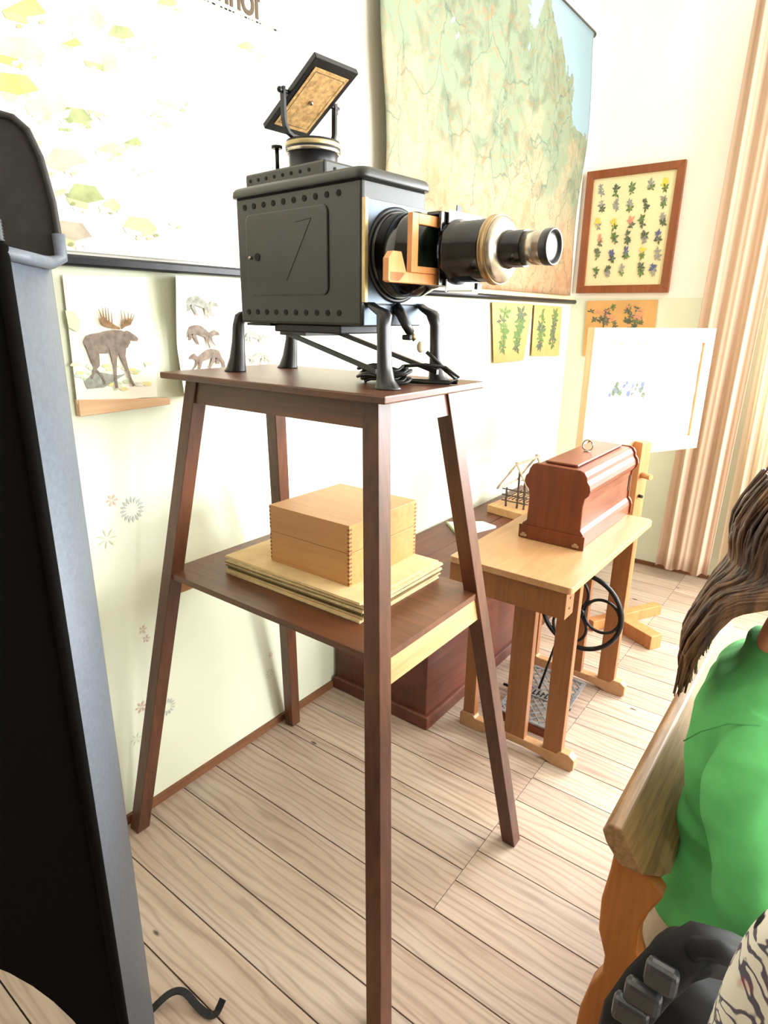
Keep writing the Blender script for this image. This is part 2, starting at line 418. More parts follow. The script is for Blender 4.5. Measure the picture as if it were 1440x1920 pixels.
# far wall with window opening
WIN = (-.30, 2.0, .92, 2.85)
mb = MB(); T = FARY+.28
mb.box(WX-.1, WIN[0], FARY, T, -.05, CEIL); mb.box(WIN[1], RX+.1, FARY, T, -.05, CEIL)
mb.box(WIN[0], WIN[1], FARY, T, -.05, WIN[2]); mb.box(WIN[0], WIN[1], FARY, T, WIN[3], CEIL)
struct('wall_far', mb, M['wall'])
def window(name, mk, w0, w1, z0, z1, at):
    # mk(a, b, c) maps (along wall, outward depth, z) to world
    fr = MB(); g = MB()
    def bx(m, a0, a1, c0, c1, d0=.10, d1=.15):
        pts = [(a0, d0, c0), (a1, d0, c0), (a1, d1, c0), (a0, d1, c0), (a0, d0, c1), (a1, d0, c1), (a1, d1, c1), (a0, d1, c1)]
        m.hexa([mk(*p) for p in pts])
    t = .05
    bx(fr, w0, w0+t, z0, z1); bx(fr, w1-t, w1, z0, z1); bx(fr, w0, w1, z0, z0+t); bx(fr, w0, w1, z1-t, z1)
    m = (w0+w1)/2; bx(fr, m-.03, m+.03, z0, z1); bx(fr, w0, w1, z0+(z1-z0)*.66, z0+(z1-z0)*.66+.05)
    o = put(name, fr, M['winframe']); o['kind'] = 'structure'
    bx(g, w0+.02, w1-.02, z0+.02, z1-.02, .124, .128); put('window_pane', g, M['pane'], o)
def pane():
    m, nt, b = newmat('window_glass', 0, 0, .3)
    tr = nt.nodes.new('ShaderNodeBsdfTransparent'); gl = nt.nodes.new('ShaderNodeBsdfGlossy'); gl.inputs['Roughness'].default_value = .02
    mx = nt.nodes.new('ShaderNodeMixShader'); mx.inputs[0].default_value = .06
    nt.links.new(tr.outputs[0], mx.inputs[1]); nt.links.new(gl.outputs[0], mx.inputs[2])
    nt.links.new(mx.outputs[0], nt.nodes['Material Output'].inputs[0]); return m
M['pane'] = pane()
window('window_1', lambda a, d, z: (a, FARY+d, z), *WIN, FARY)
# side wall with two windows, back wall
mb = MB(); T = RX+.28; ws = [(.5, 1.9), (2.3, 3.7)]; zz = (1.1, 2.6)
prev = BY-.1
for a, b in ws:
    mb.box(RX, T, prev, a, -.05, CEIL); mb.box(RX, T, a, b, -.05, zz[0]); mb.box(RX, T, a, b, zz[1], CEIL); prev = b
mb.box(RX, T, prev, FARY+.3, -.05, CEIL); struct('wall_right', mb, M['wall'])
for i, (a, b) in enumerate(ws): window('window_%d' % (i+2), lambda p, d, z: (RX+d, p, z), a, b, zz[0], zz[1], RX)
M['backwall'] = plain('low_bounce_back_wall', '6e5f50', .8, 0, .1, 2)  # unseen wall behind the camera, coloured dark to cut bounced light
mb = MB(); mb.box(WX-.1, RX+.3, BY-.15, BY, -.05, CEIL); struct('wall_back', mb, M['backwall'])
mb = MB(); mb.box(WX, WX+.012, BY, FARY, 0, .028); struct('baseboard_left', mb, M['base'])
mb = MB(); mb.box(WX+.012, RX, FARY-.012, FARY, 0, .025); struct('baseboard_far', mb, M['base'])

# curtains
def curtain(name, x0, x1, y, mat, label, folds, amp, z0=.07, z1=3.0, nx=90, lean=0):
    mb = MB(); R = []
    for j in range(26):
        t = j/25; z = z0+(z1-z0)*t; row = []
        for i in range(nx+1):
            u = i/nx; ph = u*folds*2*PI
            a = amp*(.75+.25*math.sin(j*.3))
            row.append(Vector((x0+(x1-x0)*u+.3*a*math.sin(ph*.5+t*2)+lean*t, y+a*math.sin(ph)+.4*a*math.sin(ph*2.3+1+t), z+(.012*math.sin(ph*.7) if j == 0 else 0))))
        R.append(row)
    mb.loft(R, mat, True, False, False)
    o = put(name, mb, mat, normals=False); s = o.modifiers.new('s', 'SOLIDIFY'); s.thickness = .003
    return tag(o, label, 'curtain')
curtain('curtain', -.79, -.50, 3.82, M['curtain'], 'peach opaque floor-length curtain hanging left of the window', 3.5, .020, .065, 3.02, 80, .05)
curtain('sheer_curtain', -.47, -.2, 3.885, M['sheer'], 'pale see-through curtain glowing beside the bright window', 4, .015, .07, 3.02, 90)

# ================================================================== WALL CHARTS (left wall)
def sheet(y0, y1, z0, z1, mat, parent, name='sheet', wave=.01, off=.012, skew=0, ny=40, nz=24, thick=.0012, edge=0.0, seed=1):
    mb = MB(); R = []
    for j in range(nz+1):
        v = j/nz; row = []
        for i in range(ny+1):
            u = i/ny
            yy = y0+(y1-y0)*u+edge*math.sin(v*9+seed)*(1 if i in (0, ny) else 1)*(u-.5)*2
            row.append(Vector((WX+off+wave*(math.sin(u*7+seed)*math.sin(v*PI)+.6*math.sin(v*6+u*3)*v*(1-v)*2)+wave, yy, z0+(z1-z0)*v+skew*(u-.5))))
        R.append(row)
    mb.loft(R, mat, True, False, False)
    o = put(name, mb, mat, parent, normals=False)
    s = o.modifiers.new('s', 'SOLIDIFY'); s.thickness = thick
    return o
# farm chart
farm = thing('farm_chart', 'large pale wall chart of scattered farm buildings with black bottom rod', 'wall chart', (WX, .9, 1.6))
mb = MB(); FX = WX+.014
mb.box(WX+.010, WX+.013, -.3, 1.512, 1.63, 3.0, M['paperw'])
def fq(px, py, e=0): p = on('x', FX+e, px, py); return p
blds = [(45, 20, 42, 'roofy', 'roofg'), (165, 38, 34, 'roofb', 'pale'), (228, 66, 26, 'roofg', 'wally'), (268, 88, 28, 'wally', 'wally'),
 (135, 82, 20, 'roofy', 'wally'), (190, 112, 34, 'roofb', 'roofg'), (35, 98, 50, 'roofb', 'roofy'), (28, 165, 46, 'roofy', 'wally'),
 (90, 200, 44, 'wally', 'wally'), (142, 222, 32, 'roofg', 'pale'), (195, 205, 32, 'pale', 'wally'), (205, 280, 28, 'wally', 'pale'),
 (250, 268, 18, 'roofg', 'wally'), (325, 185, 30, 'pale', 'wally'), (285, 205, 20, 'pale', 'pale'), (445, 172, 24, 'pale', 'wally'),
 (458, 88, 18, 'roofg', 'pale'), (125, 300, 40, 'roofb', 'wally'), (100, 350, 26, 'pale', 'pale'), (160, 370, 36, 'roofg', 'wally'),
 (205, 385, 22, 'wally', 'pale'), (135, 440, 38, 'roofb', 'wally'), (262, 425, 32, 'wally', 'pale'), (315, 6, 20, 'roofg', 'wally'),
 (308, 235, 14, 'wally', 'pale'), (270, 315, 20, 'pale', 'pale'), (330, 418, 14, 'pale', 'pale'), (490, 110, 16, 'wally', 'pale'), (60, 260, 20, 'pale', 'roofg')]
rr = random.Random(3)
for (x, y, s, a, b) in blds:
    s *= 1.0; f = rr.choice((-1, 1)); k = .55+rr.random()*.2
    mb.poly([fq(x-s, y), fq(x-s*.45*f-s*.1, y-s*k), fq(x+s*.5, y-s*k*.8), fq(x+s, y+s*.1), fq(x+s*.15, y+s*.3)], M[a])
    mb.poly([fq(x-s, y, .0004), fq(x+s*.15, y+s*.3, .0004), fq(x+s*.1, y+s*.62, .0004), fq(x-s*.8, y+s*.35, .0004)], M[b])
    mb.poly([fq(x+s*.15, y+s*.3, .0006), fq(x+s, y+s*.1, .0006), fq(x+s*.85, y+s*.45, .0006), fq(x+s*.1, y+s*.62, .0006)], M['wally' if b != 'wally' else 'pale'])
    for q in range(5):
        cx, cy = x+rr.uniform(-1, 1)*s, y+s*rr.uniform(.3, .75); r = s*.16
        mb.poly([fq(cx+r*math.cos(t), cy+r*.7*math.sin(t), .0008+q*.0001) for t in (0, 1, 2, 3, 4, 5)], M[rr.choice(('wally', 'roofg', 'pale', 'pale'))])
put('sheet', mb, M['paperw'], farm)
mb = MB(); mb.box(WX+.004, WX+.026, .3, 1.53, 1.596, 1.622, M['iron'], .006); put('bottom_rod', mb, M['iron'], farm)
# lettering of the chart title, cut by the top of the frame
cu = bpy.data.curves.new('lettering', 'FONT'); cu.body = 'Bauernhof'; cu.size = .108; cu.extrude = .0008; cu.align_x = 'RIGHT'; cu.space_character = .92
cu.offset = .0012
tmp = bpy.data.objects.new('tmp_text', cu); COL.objects.link(tmp); bpy.context.view_layer.update()
lm = bpy.data.meshes.new_from_object(tmp.evaluated_get(bpy.context.evaluated_depsgraph_get())); bpy.data.objects.remove(tmp)
lt = bpy.data.objects.new('lettering', lm); COL.objects.link(lt); lm.materials.clear(); lm.materials.append(M['ink'])
p = on('x', FX, 488, 38)
lt.parent = farm
lt.matrix_parent_inverse = Matrix()
lt.location = Vector((FX+.001, p.y, p.z))-farm.location; lt.rotation_euler = (PI/2, 0, PI/2); lt.scale = (.84, 1.05, 1)
mb = MB()
for a, b in (((330, -22), (527, 62)),):
    pa, pb = fq(*a, .0008), fq(*b, .0008)
    n = 26
    for i in range(n):
        q = pa.lerp(pb, i/n); l = .012+.012*rr.random(); h = .004
        mb.poly([q, q+Vector((0, l, 0)), q+Vector((0, l, h)), q+Vector((0, 0, h))], M['greyp'])
put('subtitle_lines', mb, M['greyp'], farm)
# relief map
mp_ = thing('relief_map', 'large green and tan relief map hanging between two black rods', 'wall map', (WX, 2.8, 1.58))
sh = sheet(1.93, 3.80, 1.62, 2.935, M['map'], mp_, 'sheet', .02, .030, 0, 60, 40, .0015, .018, 2)
mb = MB()
for k, yy in enumerate((1.918, 3.812)): pass
mb = MB(); mb.tube([(WX+.03, 1.9, 2.945), (WX+.03, 3.83, 2.945)], .017, M['iron'], 14); mb.box(WX+.002, WX+.03, 3.3, 3.33, 2.94, 2.98, M['iron'])
put('top_rod', mb, M['iron'], mp_)
mb = MB(); mb.box(WX+.008, WX+.036, 1.9, 3.93, 1.592, 1.622, M['boardf'], .006); mb.tube([(WX+.03, 1.88, 1.588), (WX+.03, 3.945, 1.588)], .013, M['iron'], 12)
put('bottom_rod', mb, M['iron'], mp_)
# moose chart
mo = thing('moose_chart', 'pale school chart of a moose with a wooden batten along its bottom', 'wall chart', (WX, .9, 1.26))
mb = MB(); a, b_, c, d = wp(112, 515, .012), wp(270, 520, .012), wp(288, 742, .018), wp(138, 756, .018)
mb.prism([a, b_, c, d], (-.0015, 0, 0), M['paperw'])
def cr(x, y, e=.0165): return on('x', WX+e, 100+x/3.13, 480+y/3.13)
E1 = .0195
def ribbon(mb, P, mat, e0, step=.00002):
    # P: [(x, y, half width)] in chart coordinates, drawn as a chain of quads
    for n in range(len(P)-1):
        (xa, ya, wa), (xb, yb, wb) = P[n], P[n+1]
        d = Vector((xb-xa, yb-ya)); d.normalize(); nx, ny = -d.y, d.x; e = e0+n*step
        mb.poly([cr(xa+nx*wa, ya+ny*wa, e), cr(xb+nx*wb, yb+ny*wb, e), cr(xb-nx*wb, yb-ny*wb, e), cr(xa-nx*wa, ya-ny*wa, e)], M[mat])
        if n: mb.poly([cr(xa+wa*math.cos(t*PI/4), ya+wa*math.sin(t*PI/4), e+step*.5) for t in range(8)], M[mat])
ribbon(mb, [(195, 515, 12), (225, 505, 48), (290, 510, 64), (345, 500, 66), (395, 495, 60), (420, 490, 34)], 'moose', E1)
ribbon(mb, [(400, 490, 40), (430, 465, 28), (460, 473, 18), (486, 488, 13), (494, 492, 8)], 'moose', E1+.0003)
ribbon(mb, [(440, 480, 8), (445, 505, 7), (450, 515, 2)], 'moose', E1+.0004)
ribbon(mb, [(228, 530, 36), (250, 590, 22), (262, 640, 12), (245, 665, 8), (285, 705, 6), (305, 752, 6)], 'moose', E1+.0006)
ribbon(mb, [(215, 520, 26), (238, 610, 18), (246, 655, 9), (236, 690, 6), (225, 720, 6)], 'moose', E1+.0008)
ribbon(mb, [(360, 540, 34), (358, 600, 16), (364, 660, 9), (366, 720, 7), (374, 775, 8)], 'moose', E1+.0010)
ribbon(mb, [(400, 530, 30), (408, 590, 16), (432, 660, 9), (455, 725, 7), (474, 763, 8)], 'moose', E1+.0012)
for P_ in ([(392, 428, 5), (350, 412, 13), (305, 392, 20), (283, 360, 14)], [(398, 428, 5), (415, 405, 12), (440, 390, 20), (455, 370, 12)]): ribbon(mb, P_, 'brownp', E1+.0014)
for P_ in ([(285, 365, 5), (265, 310, 1.5)], [(297, 375, 5), (287, 300, 1.5)], [(312, 385, 5), (304, 298, 1.5)], [(328, 392, 5), (320, 305, 1.5)], [(345, 400, 5), (340, 330, 1.5)],
           [(408, 400, 4), (395, 318, 1.5)], [(425, 392, 4), (415, 322, 1.5)], [(440, 380, 4), (438, 325, 1.5)], [(455, 375, 4), (458, 335, 1.5)], [(462, 378, 4), (476, 345, 1.5)]): ribbon(mb, P_, 'brownp', E1+.0016)
for k in range(46):
    x = rr.uniform(110, 560); y = rr.uniform(640, 790)-(40 if x > 430 or x < 240 else 0)*rr.random()
    r = rr.uniform(8, 24); mm = rr.choice(('steng', 'steng', 'pale', 'wally', 'stenb'))
    mb.poly([cr(x+r*math.cos(t)*1.3, y+r*.6*math.sin(t), .0185+k*.00001) for t in (0, 1, 2, 3, 4, 5)], M[mm])
mb.poly([cr(70, 320, E1-.0005), cr(120, 325, E1-.0005), cr(160, 380, E1-.0005), cr(150, 450, E1-.0005), cr(90, 420, E1-.0005)], M['steng'])
mb.poly([cr(180, 735, E1-.0003), cr(250, 680, E1-.0003), cr(380, 700, E1-.0003), cr(430, 690, E1-.0003), cr(300, 770, E1-.0003), cr(200, 780, E1-.0003)], M['greyp'])
put('sheet', mb, M['paperw'], mo)
mb = MB(); q = [wp(138, 748, .004), wp(311, 745, .004), wp(311, 757, .004), wp(142, 780, .004)]; mb.prism(q, (.018, 0, 0), M['batten']); put('batten', mb, M['batten'], mo, bevel=.002)
# marten chart
ma = thing('marten_chart', 'pale curling school chart of three martens behind the projector legs', 'wall chart', (WX, 1.2, 1.26))
mb = MB(); R = []
for j in range(13):
    v = j/12; z = 1.268+(1.59-1.268)*v; row = []
    for i in range(31):
        u = i/30; y = 1.062+.42*u
        cl = math.exp(-u*14)*(.02+.03*abs(v-.45))
        row.append(Vector((WX+.006+cl, y+cl*.2, z)))
    R.append(row)
mb.loft(R, M['paperw'], True, False, False)
def mart(dx, dy, s=1, fl=1, mat='greyp'):
    def T(P): return [(856+(x-856)*fl*s+dx, 320+(y-320)*s+dy, w*s) for x, y, w in P]
    e = .0105
    ribbon(mb, T([(766, 398, 2), (757, 350, 6), (765, 310, 8), (790, 280, 12)]), mat, e)
    ribbon(mb, T([(785, 288, 14), (808, 266, 27), (840, 262, 28), (870, 278, 24), (898, 296, 17), (925, 290, 12)]), mat, e+.0003)
    ribbon(mb, T([(918, 294, 12), (938, 280, 15), (955, 286, 10), (966, 294, 5)]), mat, e+.0006)
    ribbon(mb, T([(932, 275, 4), (934, 262, 3)]), mat, e+.0007)
    for L in ([(800, 280, 14), (795, 315, 8), (786, 322, 5)], [(815, 285, 14), (830, 320, 8), (845, 350, 5)], [(895, 300, 12), (900, 340, 6), (912, 372, 4)], [(912, 298, 10), (925, 335, 5), (944, 356, 4)]): ribbon(mb, T(L), mat, e+.0008)
mart(0, 0, 1, 1); mart(8, 170, 1, 1, 'moose'); mart(50, 310, 1, -1, 'moose'); mart(330, 180, .7, 1); mart(350, 300, .7, -1)
o = put('sheet', mb, M['paperw'], ma, normals=False)
# plant charts
def leafset(mb, f, pts, rg):
    # f(u,v) -> point in sheet ; pts: list of (u,v,size,mat)
    for (u, v, s, m) in pts:
        a = rg.uniform(0, 2*PI)
        for k in range(rg.randint(4, 7)):
            b = a+k*1.1+rg.uniform(-.2, .2); L = s*rg.uniform(.6, 1.1); wd = L*.22
            c, n = math.cos(b), math.sin(b)
            mb.poly([f(u, v), f(u+c*L*.5-n*wd, v+n*L*.5+c*wd), f(u+c*L, v+n*L), f(u+c*L*.5+n*wd, v+n*L*.5-c*wd)], M[m])
def plant_chart(P, label, seed):
    t = thing('plant_chart', label, 'wall chart', wp(*P[3], 0), 'ochre plant charts under the relief map')
    mb = MB(); A, B, Cc, D = [wp(*p, .014) for p in P]
    mb.prism([A, B, Cc, D], (-.0015, 0, 0), M['ochre']); rg = random.Random(seed); e = [0]
    def f(u, v):
        e[0] += .000004
        q = D.lerp(Cc, u).lerp(A.lerp(B, u), v); q.x += .0006+e[0]; return q
    for s0 in (.27, .72):
        mb.poly([f(s0-.01, .15), f(s0+.012, .15), f(s0+.02, .85), f(s0+.005, .85)], M['leafd'])
        leafset(mb, f, [(s0+rg.uniform(-.05, .05), v, .17, rg.choice(('leafg', 'leafd', 'leafg'))) for v in (.25, .36, .47, .58, .7, .82)], rg)
    put('sheet', mb, M['ochre'], t)
plant_chart([(918, 566), (995, 570), (977, 675), (921, 680)], 'ochre chart of two leafy plants, left of the pair under the map', 5)
plant_chart([(998, 571), (1050, 575), (1044, 667), (992, 667)], 'ochre chart of two plants, right of the pair, nearest the corner', 9)
# far wall: framed print and ochre chart
def wf(px, py, e=0): p = on('y', FARY-e, px, py); return p
fr = thing('framed_print', 'cream print of many meadow flowers in a dark walnut frame', 'picture', wf(1165, 549, 0))
P = [wf(1101, 322, .03), wf(1287, 298, .03), wf(1251.5, 548.5, .03), wf(1079.5, 549.5, .03)]
I = [wf(1113, 336, .03), wf(1270, 316, .03), wf(1238, 533, .03), wf(1095, 536, .03)]
mb = MB()
for k in range(4):
    j = (k+1) % 4
    q = [P[k], P[j], I[j], I[k]]; mb.prism(q, (0, .028, 0), M['frame'])
put('frame', mb, M['frame'], fr, bevel=.002)
mb = MB(); mb.prism([p+Vector((0, .012, 0)) for p in I], (0, .004, 0), M['cream']); rg = random.Random(21); e = [0]
def ff(u, v):
    e[0] += .000003
    q = I[3].lerp(I[2], u).lerp(I[0].lerp(I[1], u), v); q.y += .0115-e[0]; return q
cols = [['greyp', 'leafd', 'leafg', 'greyp', 'yelp'], ['greyp', 'greyp', 'greyp', 'leafd', 'greyp'], ['yelp', 'yelp', 'pinkp', 'leafg', 'greyp'], ['pinkp', 'leafg', 'leafd', 'leafd', 'bluep'], ['leafd', 'bluep', 'bluep', 'yelp', 'greyp'], ['leafg', 'leafd', 'greyp', 'leafd', 'bluep']]
for r_ in range(6):
    for c_ in range(5):
        u, v = .12+c_*.19+rg.uniform(-.03, .03), .90-r_*.15+rg.uniform(-.015, .015)
        leafset(mb, ff, [(u, v, .06, cols[r_][c_]), (u+.01, v-.04, .055, rg.choice(('leafg', 'leafd', 'greyp'))), (u-.01, v+.02, .04, cols[r_][c_])], rg)
put('print', mb, M['cream'], fr)
lc = thing('plant_chart', 'ochre chart of two bushy flowering plants below the framed print', 'wall chart', wf(1160, 667, 0))
P2 = [wf(1100.5, 564, .01), wf(1234, 562, .01), wf(1222, 664, .01), wf(1092, 667, .01)]
mb = MB(); mb.prism(P2, (0, .002, 0), M['ochre']); e = [0]
def fl(u, v):
    e[0] += .000003
    q = P2[3].lerp(P2[2], u).lerp(P2[0].lerp(P2[1], u), v); q.y -= .0004+e[0]; return q
for cx in (.28, .72):
    leafset(mb, fl, [(cx+rg.gauss(0, .07), .68+rg.gauss(0, .1), .07, rg.choice(('leafd', 'leafd', 'leafg', 'pinkp'))) for k in range(20)], rg)
    mb.poly([fl(cx-.01, .3), fl(cx+.01, .3), fl(cx+.01, .65), fl(cx-.01, .65)], M['leafd'])
put('sheet', mb, M['ochre'], lc)

# ================================================================== STAND
SX, SY = -1.0337, 1.1039; FXH, FYH = .4795, .3459; TXH, TYH = .3054, .1533; LG = .0407
ZT, TW, TD, TT = 1.3572, .3464, .1886, .0156
def leg_c(sx, sy, z, o=0.0):   # outward corner of leg at height z, moved inward by o
    t = z/1.3; return Vector((SX+sx*(FXH+(TXH-FXH)*t-o), SY+sy*(FYH+(TYH-FYH)*t-o), z))
st = thing('projector_stand', 'tall dark brown wooden stand with splayed legs and one shelf', 'stand', (SX, SY, 0))
for sx in (-1, 1):
    for sy in (-1, 1):
        mb = MB(); rings = []
        for z in (0, .4, .8, 1.1, ZT-TT):
            c = leg_c(sx, sy, z); rings.append([c, c-Vector((sx*LG, 0, 0)), c-Vector((sx*LG, sy*LG, 0)), c-Vector((0, sy*LG, 0))])
        mb.loft(rings, M['stand'], False); put('leg', mb, M['stand'], st, bevel=.002)
mb = MB(); mb.box(SX-TW, SX+TW, SY-TD, SY+TD, ZT-TT, ZT, M['standx'], .003); put('top_board', mb, M['standx'], st)
za, zb = ZT-TT-.058, ZT-TT-.0005
def apron(sx, sy, along):
    mb = MB(); i = .006; th = .02
    if along == 'x':
        def p(s, z, o): c = leg_c(s, sy, z, LG-.0005); k = leg_c(s, sy, z, i+o); return (c.x, k.y, z)
        mb.hexa([p(-1, za, 0), p(1, za, 0), p(1, za, th), p(-1, za, th), p(-1, zb, 0), p(1, zb, 0), p(1, zb, th), p(-1, zb, th)])
    else:
        def p(s, z, o): c = leg_c(sx, s, z, LG-.0005); k = leg_c(sx, s, z, i+o); return (k.x, c.y, z)
        mb.hexa([p(-1, za, 0), p(1, za, 0), p(1, za, th), p(-1, za, th), p(-1, zb, 0), p(1, zb, 0), p(1, zb, th), p(-1, zb, th)])
    return mb
for s in (-1, 1):
    put('apron', apron(0, s, 'x'), M['standx'], st); put('apron', apron(s, 0, 'y'), M['standx'], st)
ZS = .835
mb = MB(); c0 = leg_c(1, 1, ZS)
hx, hy = c0.x-SX, c0.y-SY; lx, ly = hx-LG*.55, hy-.0
# shelf board notched round the legs
pts = [(SX-hx+.006, SY-hy+LG), (SX-hx+LG, SY-hy+LG), (SX-hx+LG, SY-hy+.004), (SX+hx-LG, SY-hy+.004), (SX+hx-LG, SY-hy+LG), (SX+hx-.004, SY-hy+LG),
       (SX+hx-.004, SY+hy-LG), (SX+hx-LG, SY+hy-LG), (SX+hx-LG, SY+hy-.004), (SX-hx+LG, SY+hy-.004), (SX-hx+LG, SY+hy-LG), (SX-hx+.006, SY+hy-LG)]
mb.prism([(x, y, ZS-.016) for x, y in pts], (0, 0, .016), M['standx']); put('shelf', mb, M['standx'], st)
for s in (-1, 1):
    mb = MB(); zc0, zc1 = ZS-.075, ZS-.0165
    def p(q, z, o): c = leg_c(s, q, z, LG-.0005); k = leg_c(s, q, z, .010+o); return (k.x, c.y, z)
    mb.hexa([p(-1, zc0, 0), p(1, zc0, 0), p(1, zc0, .018), p(-1, zc0, .018), p(-1, zc1, 0), p(1, zc1, 0), p(1, zc1, .018), p(-1, zc1, .018)])
    put('shelf_rail', mb, M['oldpine'], st)['label'] = 'pale worn pine rail'

# ---- cards and box on the shelf
zc = ZS+.0005; rg = random.Random(4)
proto = None
n = 9; th = .0052
for k in range(n):
    mb = MB(); dx, dy, r_ = rg.uniform(-.006, .006), rg.uniform(-.006, .006), rg.uniform(-.02, .02)
    if k == n-1: dx, dy, r_ = -.008, 0, .0
    cx, cy = SX+.01, SY+.045
    hw, hd = .232, .165
    cs, sn = math.cos(r_), math.sin(r_)
    def xf(p, cx=cx+dx, cy=cy+dy): return (cx+p[0]*cs-p[1]*sn, cy+p[0]*sn+p[1]*cs, p[2])
    z0 = zc+k*th
    for q, (lo, hi) in enumerate(((0, .0022), (.0024, .005))):
        mb.box(-hw+q*.001, hw-q*.002, -hd+q*.002, hd, z0+lo, z0+hi, M[rg.choice(('card', 'carde', 'cardd', 'carde'))] if k < n-1 else M['card'], 0, xf)
    o = put('cardboard_sheet', mb, M['card'], loc=(cx, cy, z0))
    lab = {0: 'tan cardboard picture sheet at the very bottom of the pile under the box', n-1: 'tan cardboard picture sheet topmost in the pile, directly under the wooden box'}.get(k, 'worn tan cardboard picture sheet inside the pile under the wooden box')
    tag(o, lab, 'cardboard', 'cardboard sheets on the stand shelf')
zb0 = zc+n*th
B0 = on('z', zb0, 510, 1050); B1 = on('z', zb0, 654, 1101)
bx0, bx1, by0, by1 = B0.x, B1.x, (B0.y+B1.y)/2, (B0.y+B1.y)/2+.275
H = .152
bo = thing('wooden_box', 'honey coloured wooden box with finger joints and lid on cardboard pile', 'box', ((bx0+bx1)/2, (by0+by1)/2, zb0))
def boxpart(z0, z1, top, name):
    mb = MB(); mb.box(bx0, bx1, by0, by1, z0, z1, M['boxw'], .0008)
    z = z0+.004; k = 0
    while z < z1-.005:
        if k % 2 == 0:
            mb.box(bx1-.006, bx1+.0005, by0-.0002, by0+.009, z, z+.0045, M['joint']); mb.box(bx1-.006, bx1+.0005, by1-.009, by1+.0002, z, z+.0045, M['joint'])
        else:
            mb.box(bx0-.0002, bx0+.005, by0-.0005, by0+.004, z, z+.0045, M['joint'])
        z += .0052; k += 1
    put(name, mb, M['boxw'], bo)
boxpart(zb0, zb0+H*.54, False, 'box_body'); boxpart(zb0+H*.54+.001, zb0+H, True, 'lid')

# ================================================================== PROJECTOR
PB = Vector((-.816, 1.007, 0)); PY = -.083; PC, PS = math.cos(PY), math.sin(PY)
def W(u, v, z): return Vector((PB.x+u*PC-v*PS, PB.y+u*PS+v*PC, z))
def Wt(p): return W(p[0], p[1], p[2])
UX = Vector((PC, PS, 0)); VX = Vector((-PS, PC, 0))
L_, W_, Z0, Z1 = .398, .193, 1.476, 1.744; ZC = 1.612; VC = .098
pr = thing('magic_lantern', 'black metal magic lantern projector with brass lens and tilted top mirror', 'projector', W(-L_/2, W_/2, ZT+.0005))
mb = MB()
mb.box(-L_, 0, 0, W_, Z0, Z1, M['body'], .006, Wt)
hb = mb
def disc(mb, c, ax, r, mat, t=.0012):
    mb.lathe(Vector(c)-Vector(ax)*t, ax, [(0, r), (2*t, r)], mat, 16)
mb = hb
for i in range(10):
    u = -.364+i*(.301/9)
    disc(mb, W(u, 0, 1.7225), VX, .0062, M['hole']); disc(mb, W(u-.003+.001*i*.2, 0, 1.5005), VX, .0062, M['hole'])
put('housing', mb, M['body'], pr)
# door
mb = MB()
def rrect(u0, u1, z0, z1, r, v, n=6):
    P = []
    for (cx, cz, a0) in ((u1-r, z1-r, 0), (u0+r, z1-r, PI/2), (u0+r, z0+r, PI), (u1-r, z0+r, 3*PI/2)):
        for k in range(n+1): a = a0+k*PI/2/n; P.append(W(cx+r*math.cos(a), v, cz+r*math.sin(a)))
    return P
mb.loft([rrect(-.361, -.093, 1.536, 1.706, .016, 0), rrect(-.361, -.093, 1.536, 1.706, .016, -.0025), rrect(-.3585, -.0955, 1.5385, 1.7035, .0145, -.0035)], M['body'], False)
a, b_ = (-.138, 1.69), (-.222, 1.566)
def scr(p, q, w=.0004):
    d = Vector((q[0]-p[0], q[1]-p[1])); d.normalize(); nx, nz = -d.y*w, d.x*w
    mb.hexa([W(p[0]-nx, -.0042, p[1]-nz), W(q[0]-nx, -.0042, q[1]-nz), W(q[0]-nx, -.0034, q[1]-nz), W(p[0]-nx, -.0034, p[1]-nz),
             W(p[0]+nx, -.0042, p[1]+nz), W(q[0]+nx, -.0042, q[1]+nz), W(q[0]+nx, -.0034, q[1]+nz), W(p[0]+nx, -.0034, p[1]+nz)], M['hole'])
scr((-.140, 1.684), (-.222, 1.566)); scr((-.19, 1.6795), (-.14, 1.684))
disc(mb, W(-.321, -.0035, 1.6175), VX, .0085, M['hole'], .0014)
dr = put('door', mb, M['body'], pr)
mb = MB(); mb.ell(W(-.345, -.006, 1.617), (.004, .004, .004), M['nickel'], 12); put('door_knob', mb, M['nickel'], dr)
# lid
mb = MB(); o = .009
def lr(e, z, r=.02): 
    P = []
    for (cx, cy, a0) in ((0+o-e-r, W_+o-e-r, 0), (-L_-o+e+r, W_+o-e-r, PI/2), (-L_-o+e+r, -o+e+r, PI), (o-e-r, -o+e+r, 3*PI/2)):
        for k in range(7): a = a0+k*PI/12; P.append(W(cx+r*math.cos(a), cy+r*math.sin(a), z))
    return P
mb.loft([lr(0, 1.742), lr(-.001, 1.746), lr(0, 1.755), lr(.004, 1.761), lr(.012, 1.764)], M['body'], True)
put('lid', mb, M['body'], pr)
# vent box under chimney
mb = MB(); mb.box(-.387, -.125, .022, .172, 1.764, 1.794, M['body'], .005, Wt)
for i in range(8): disc(mb, W(-.368+i*.028, .022, 1.779), VX, .0036, M['hole'])
for i in range(3): disc(mb, W(-.125, .05+i*.04, 1.779), UX, .0034, M['hole'])
put('vent_box', mb, M['body'], pr)
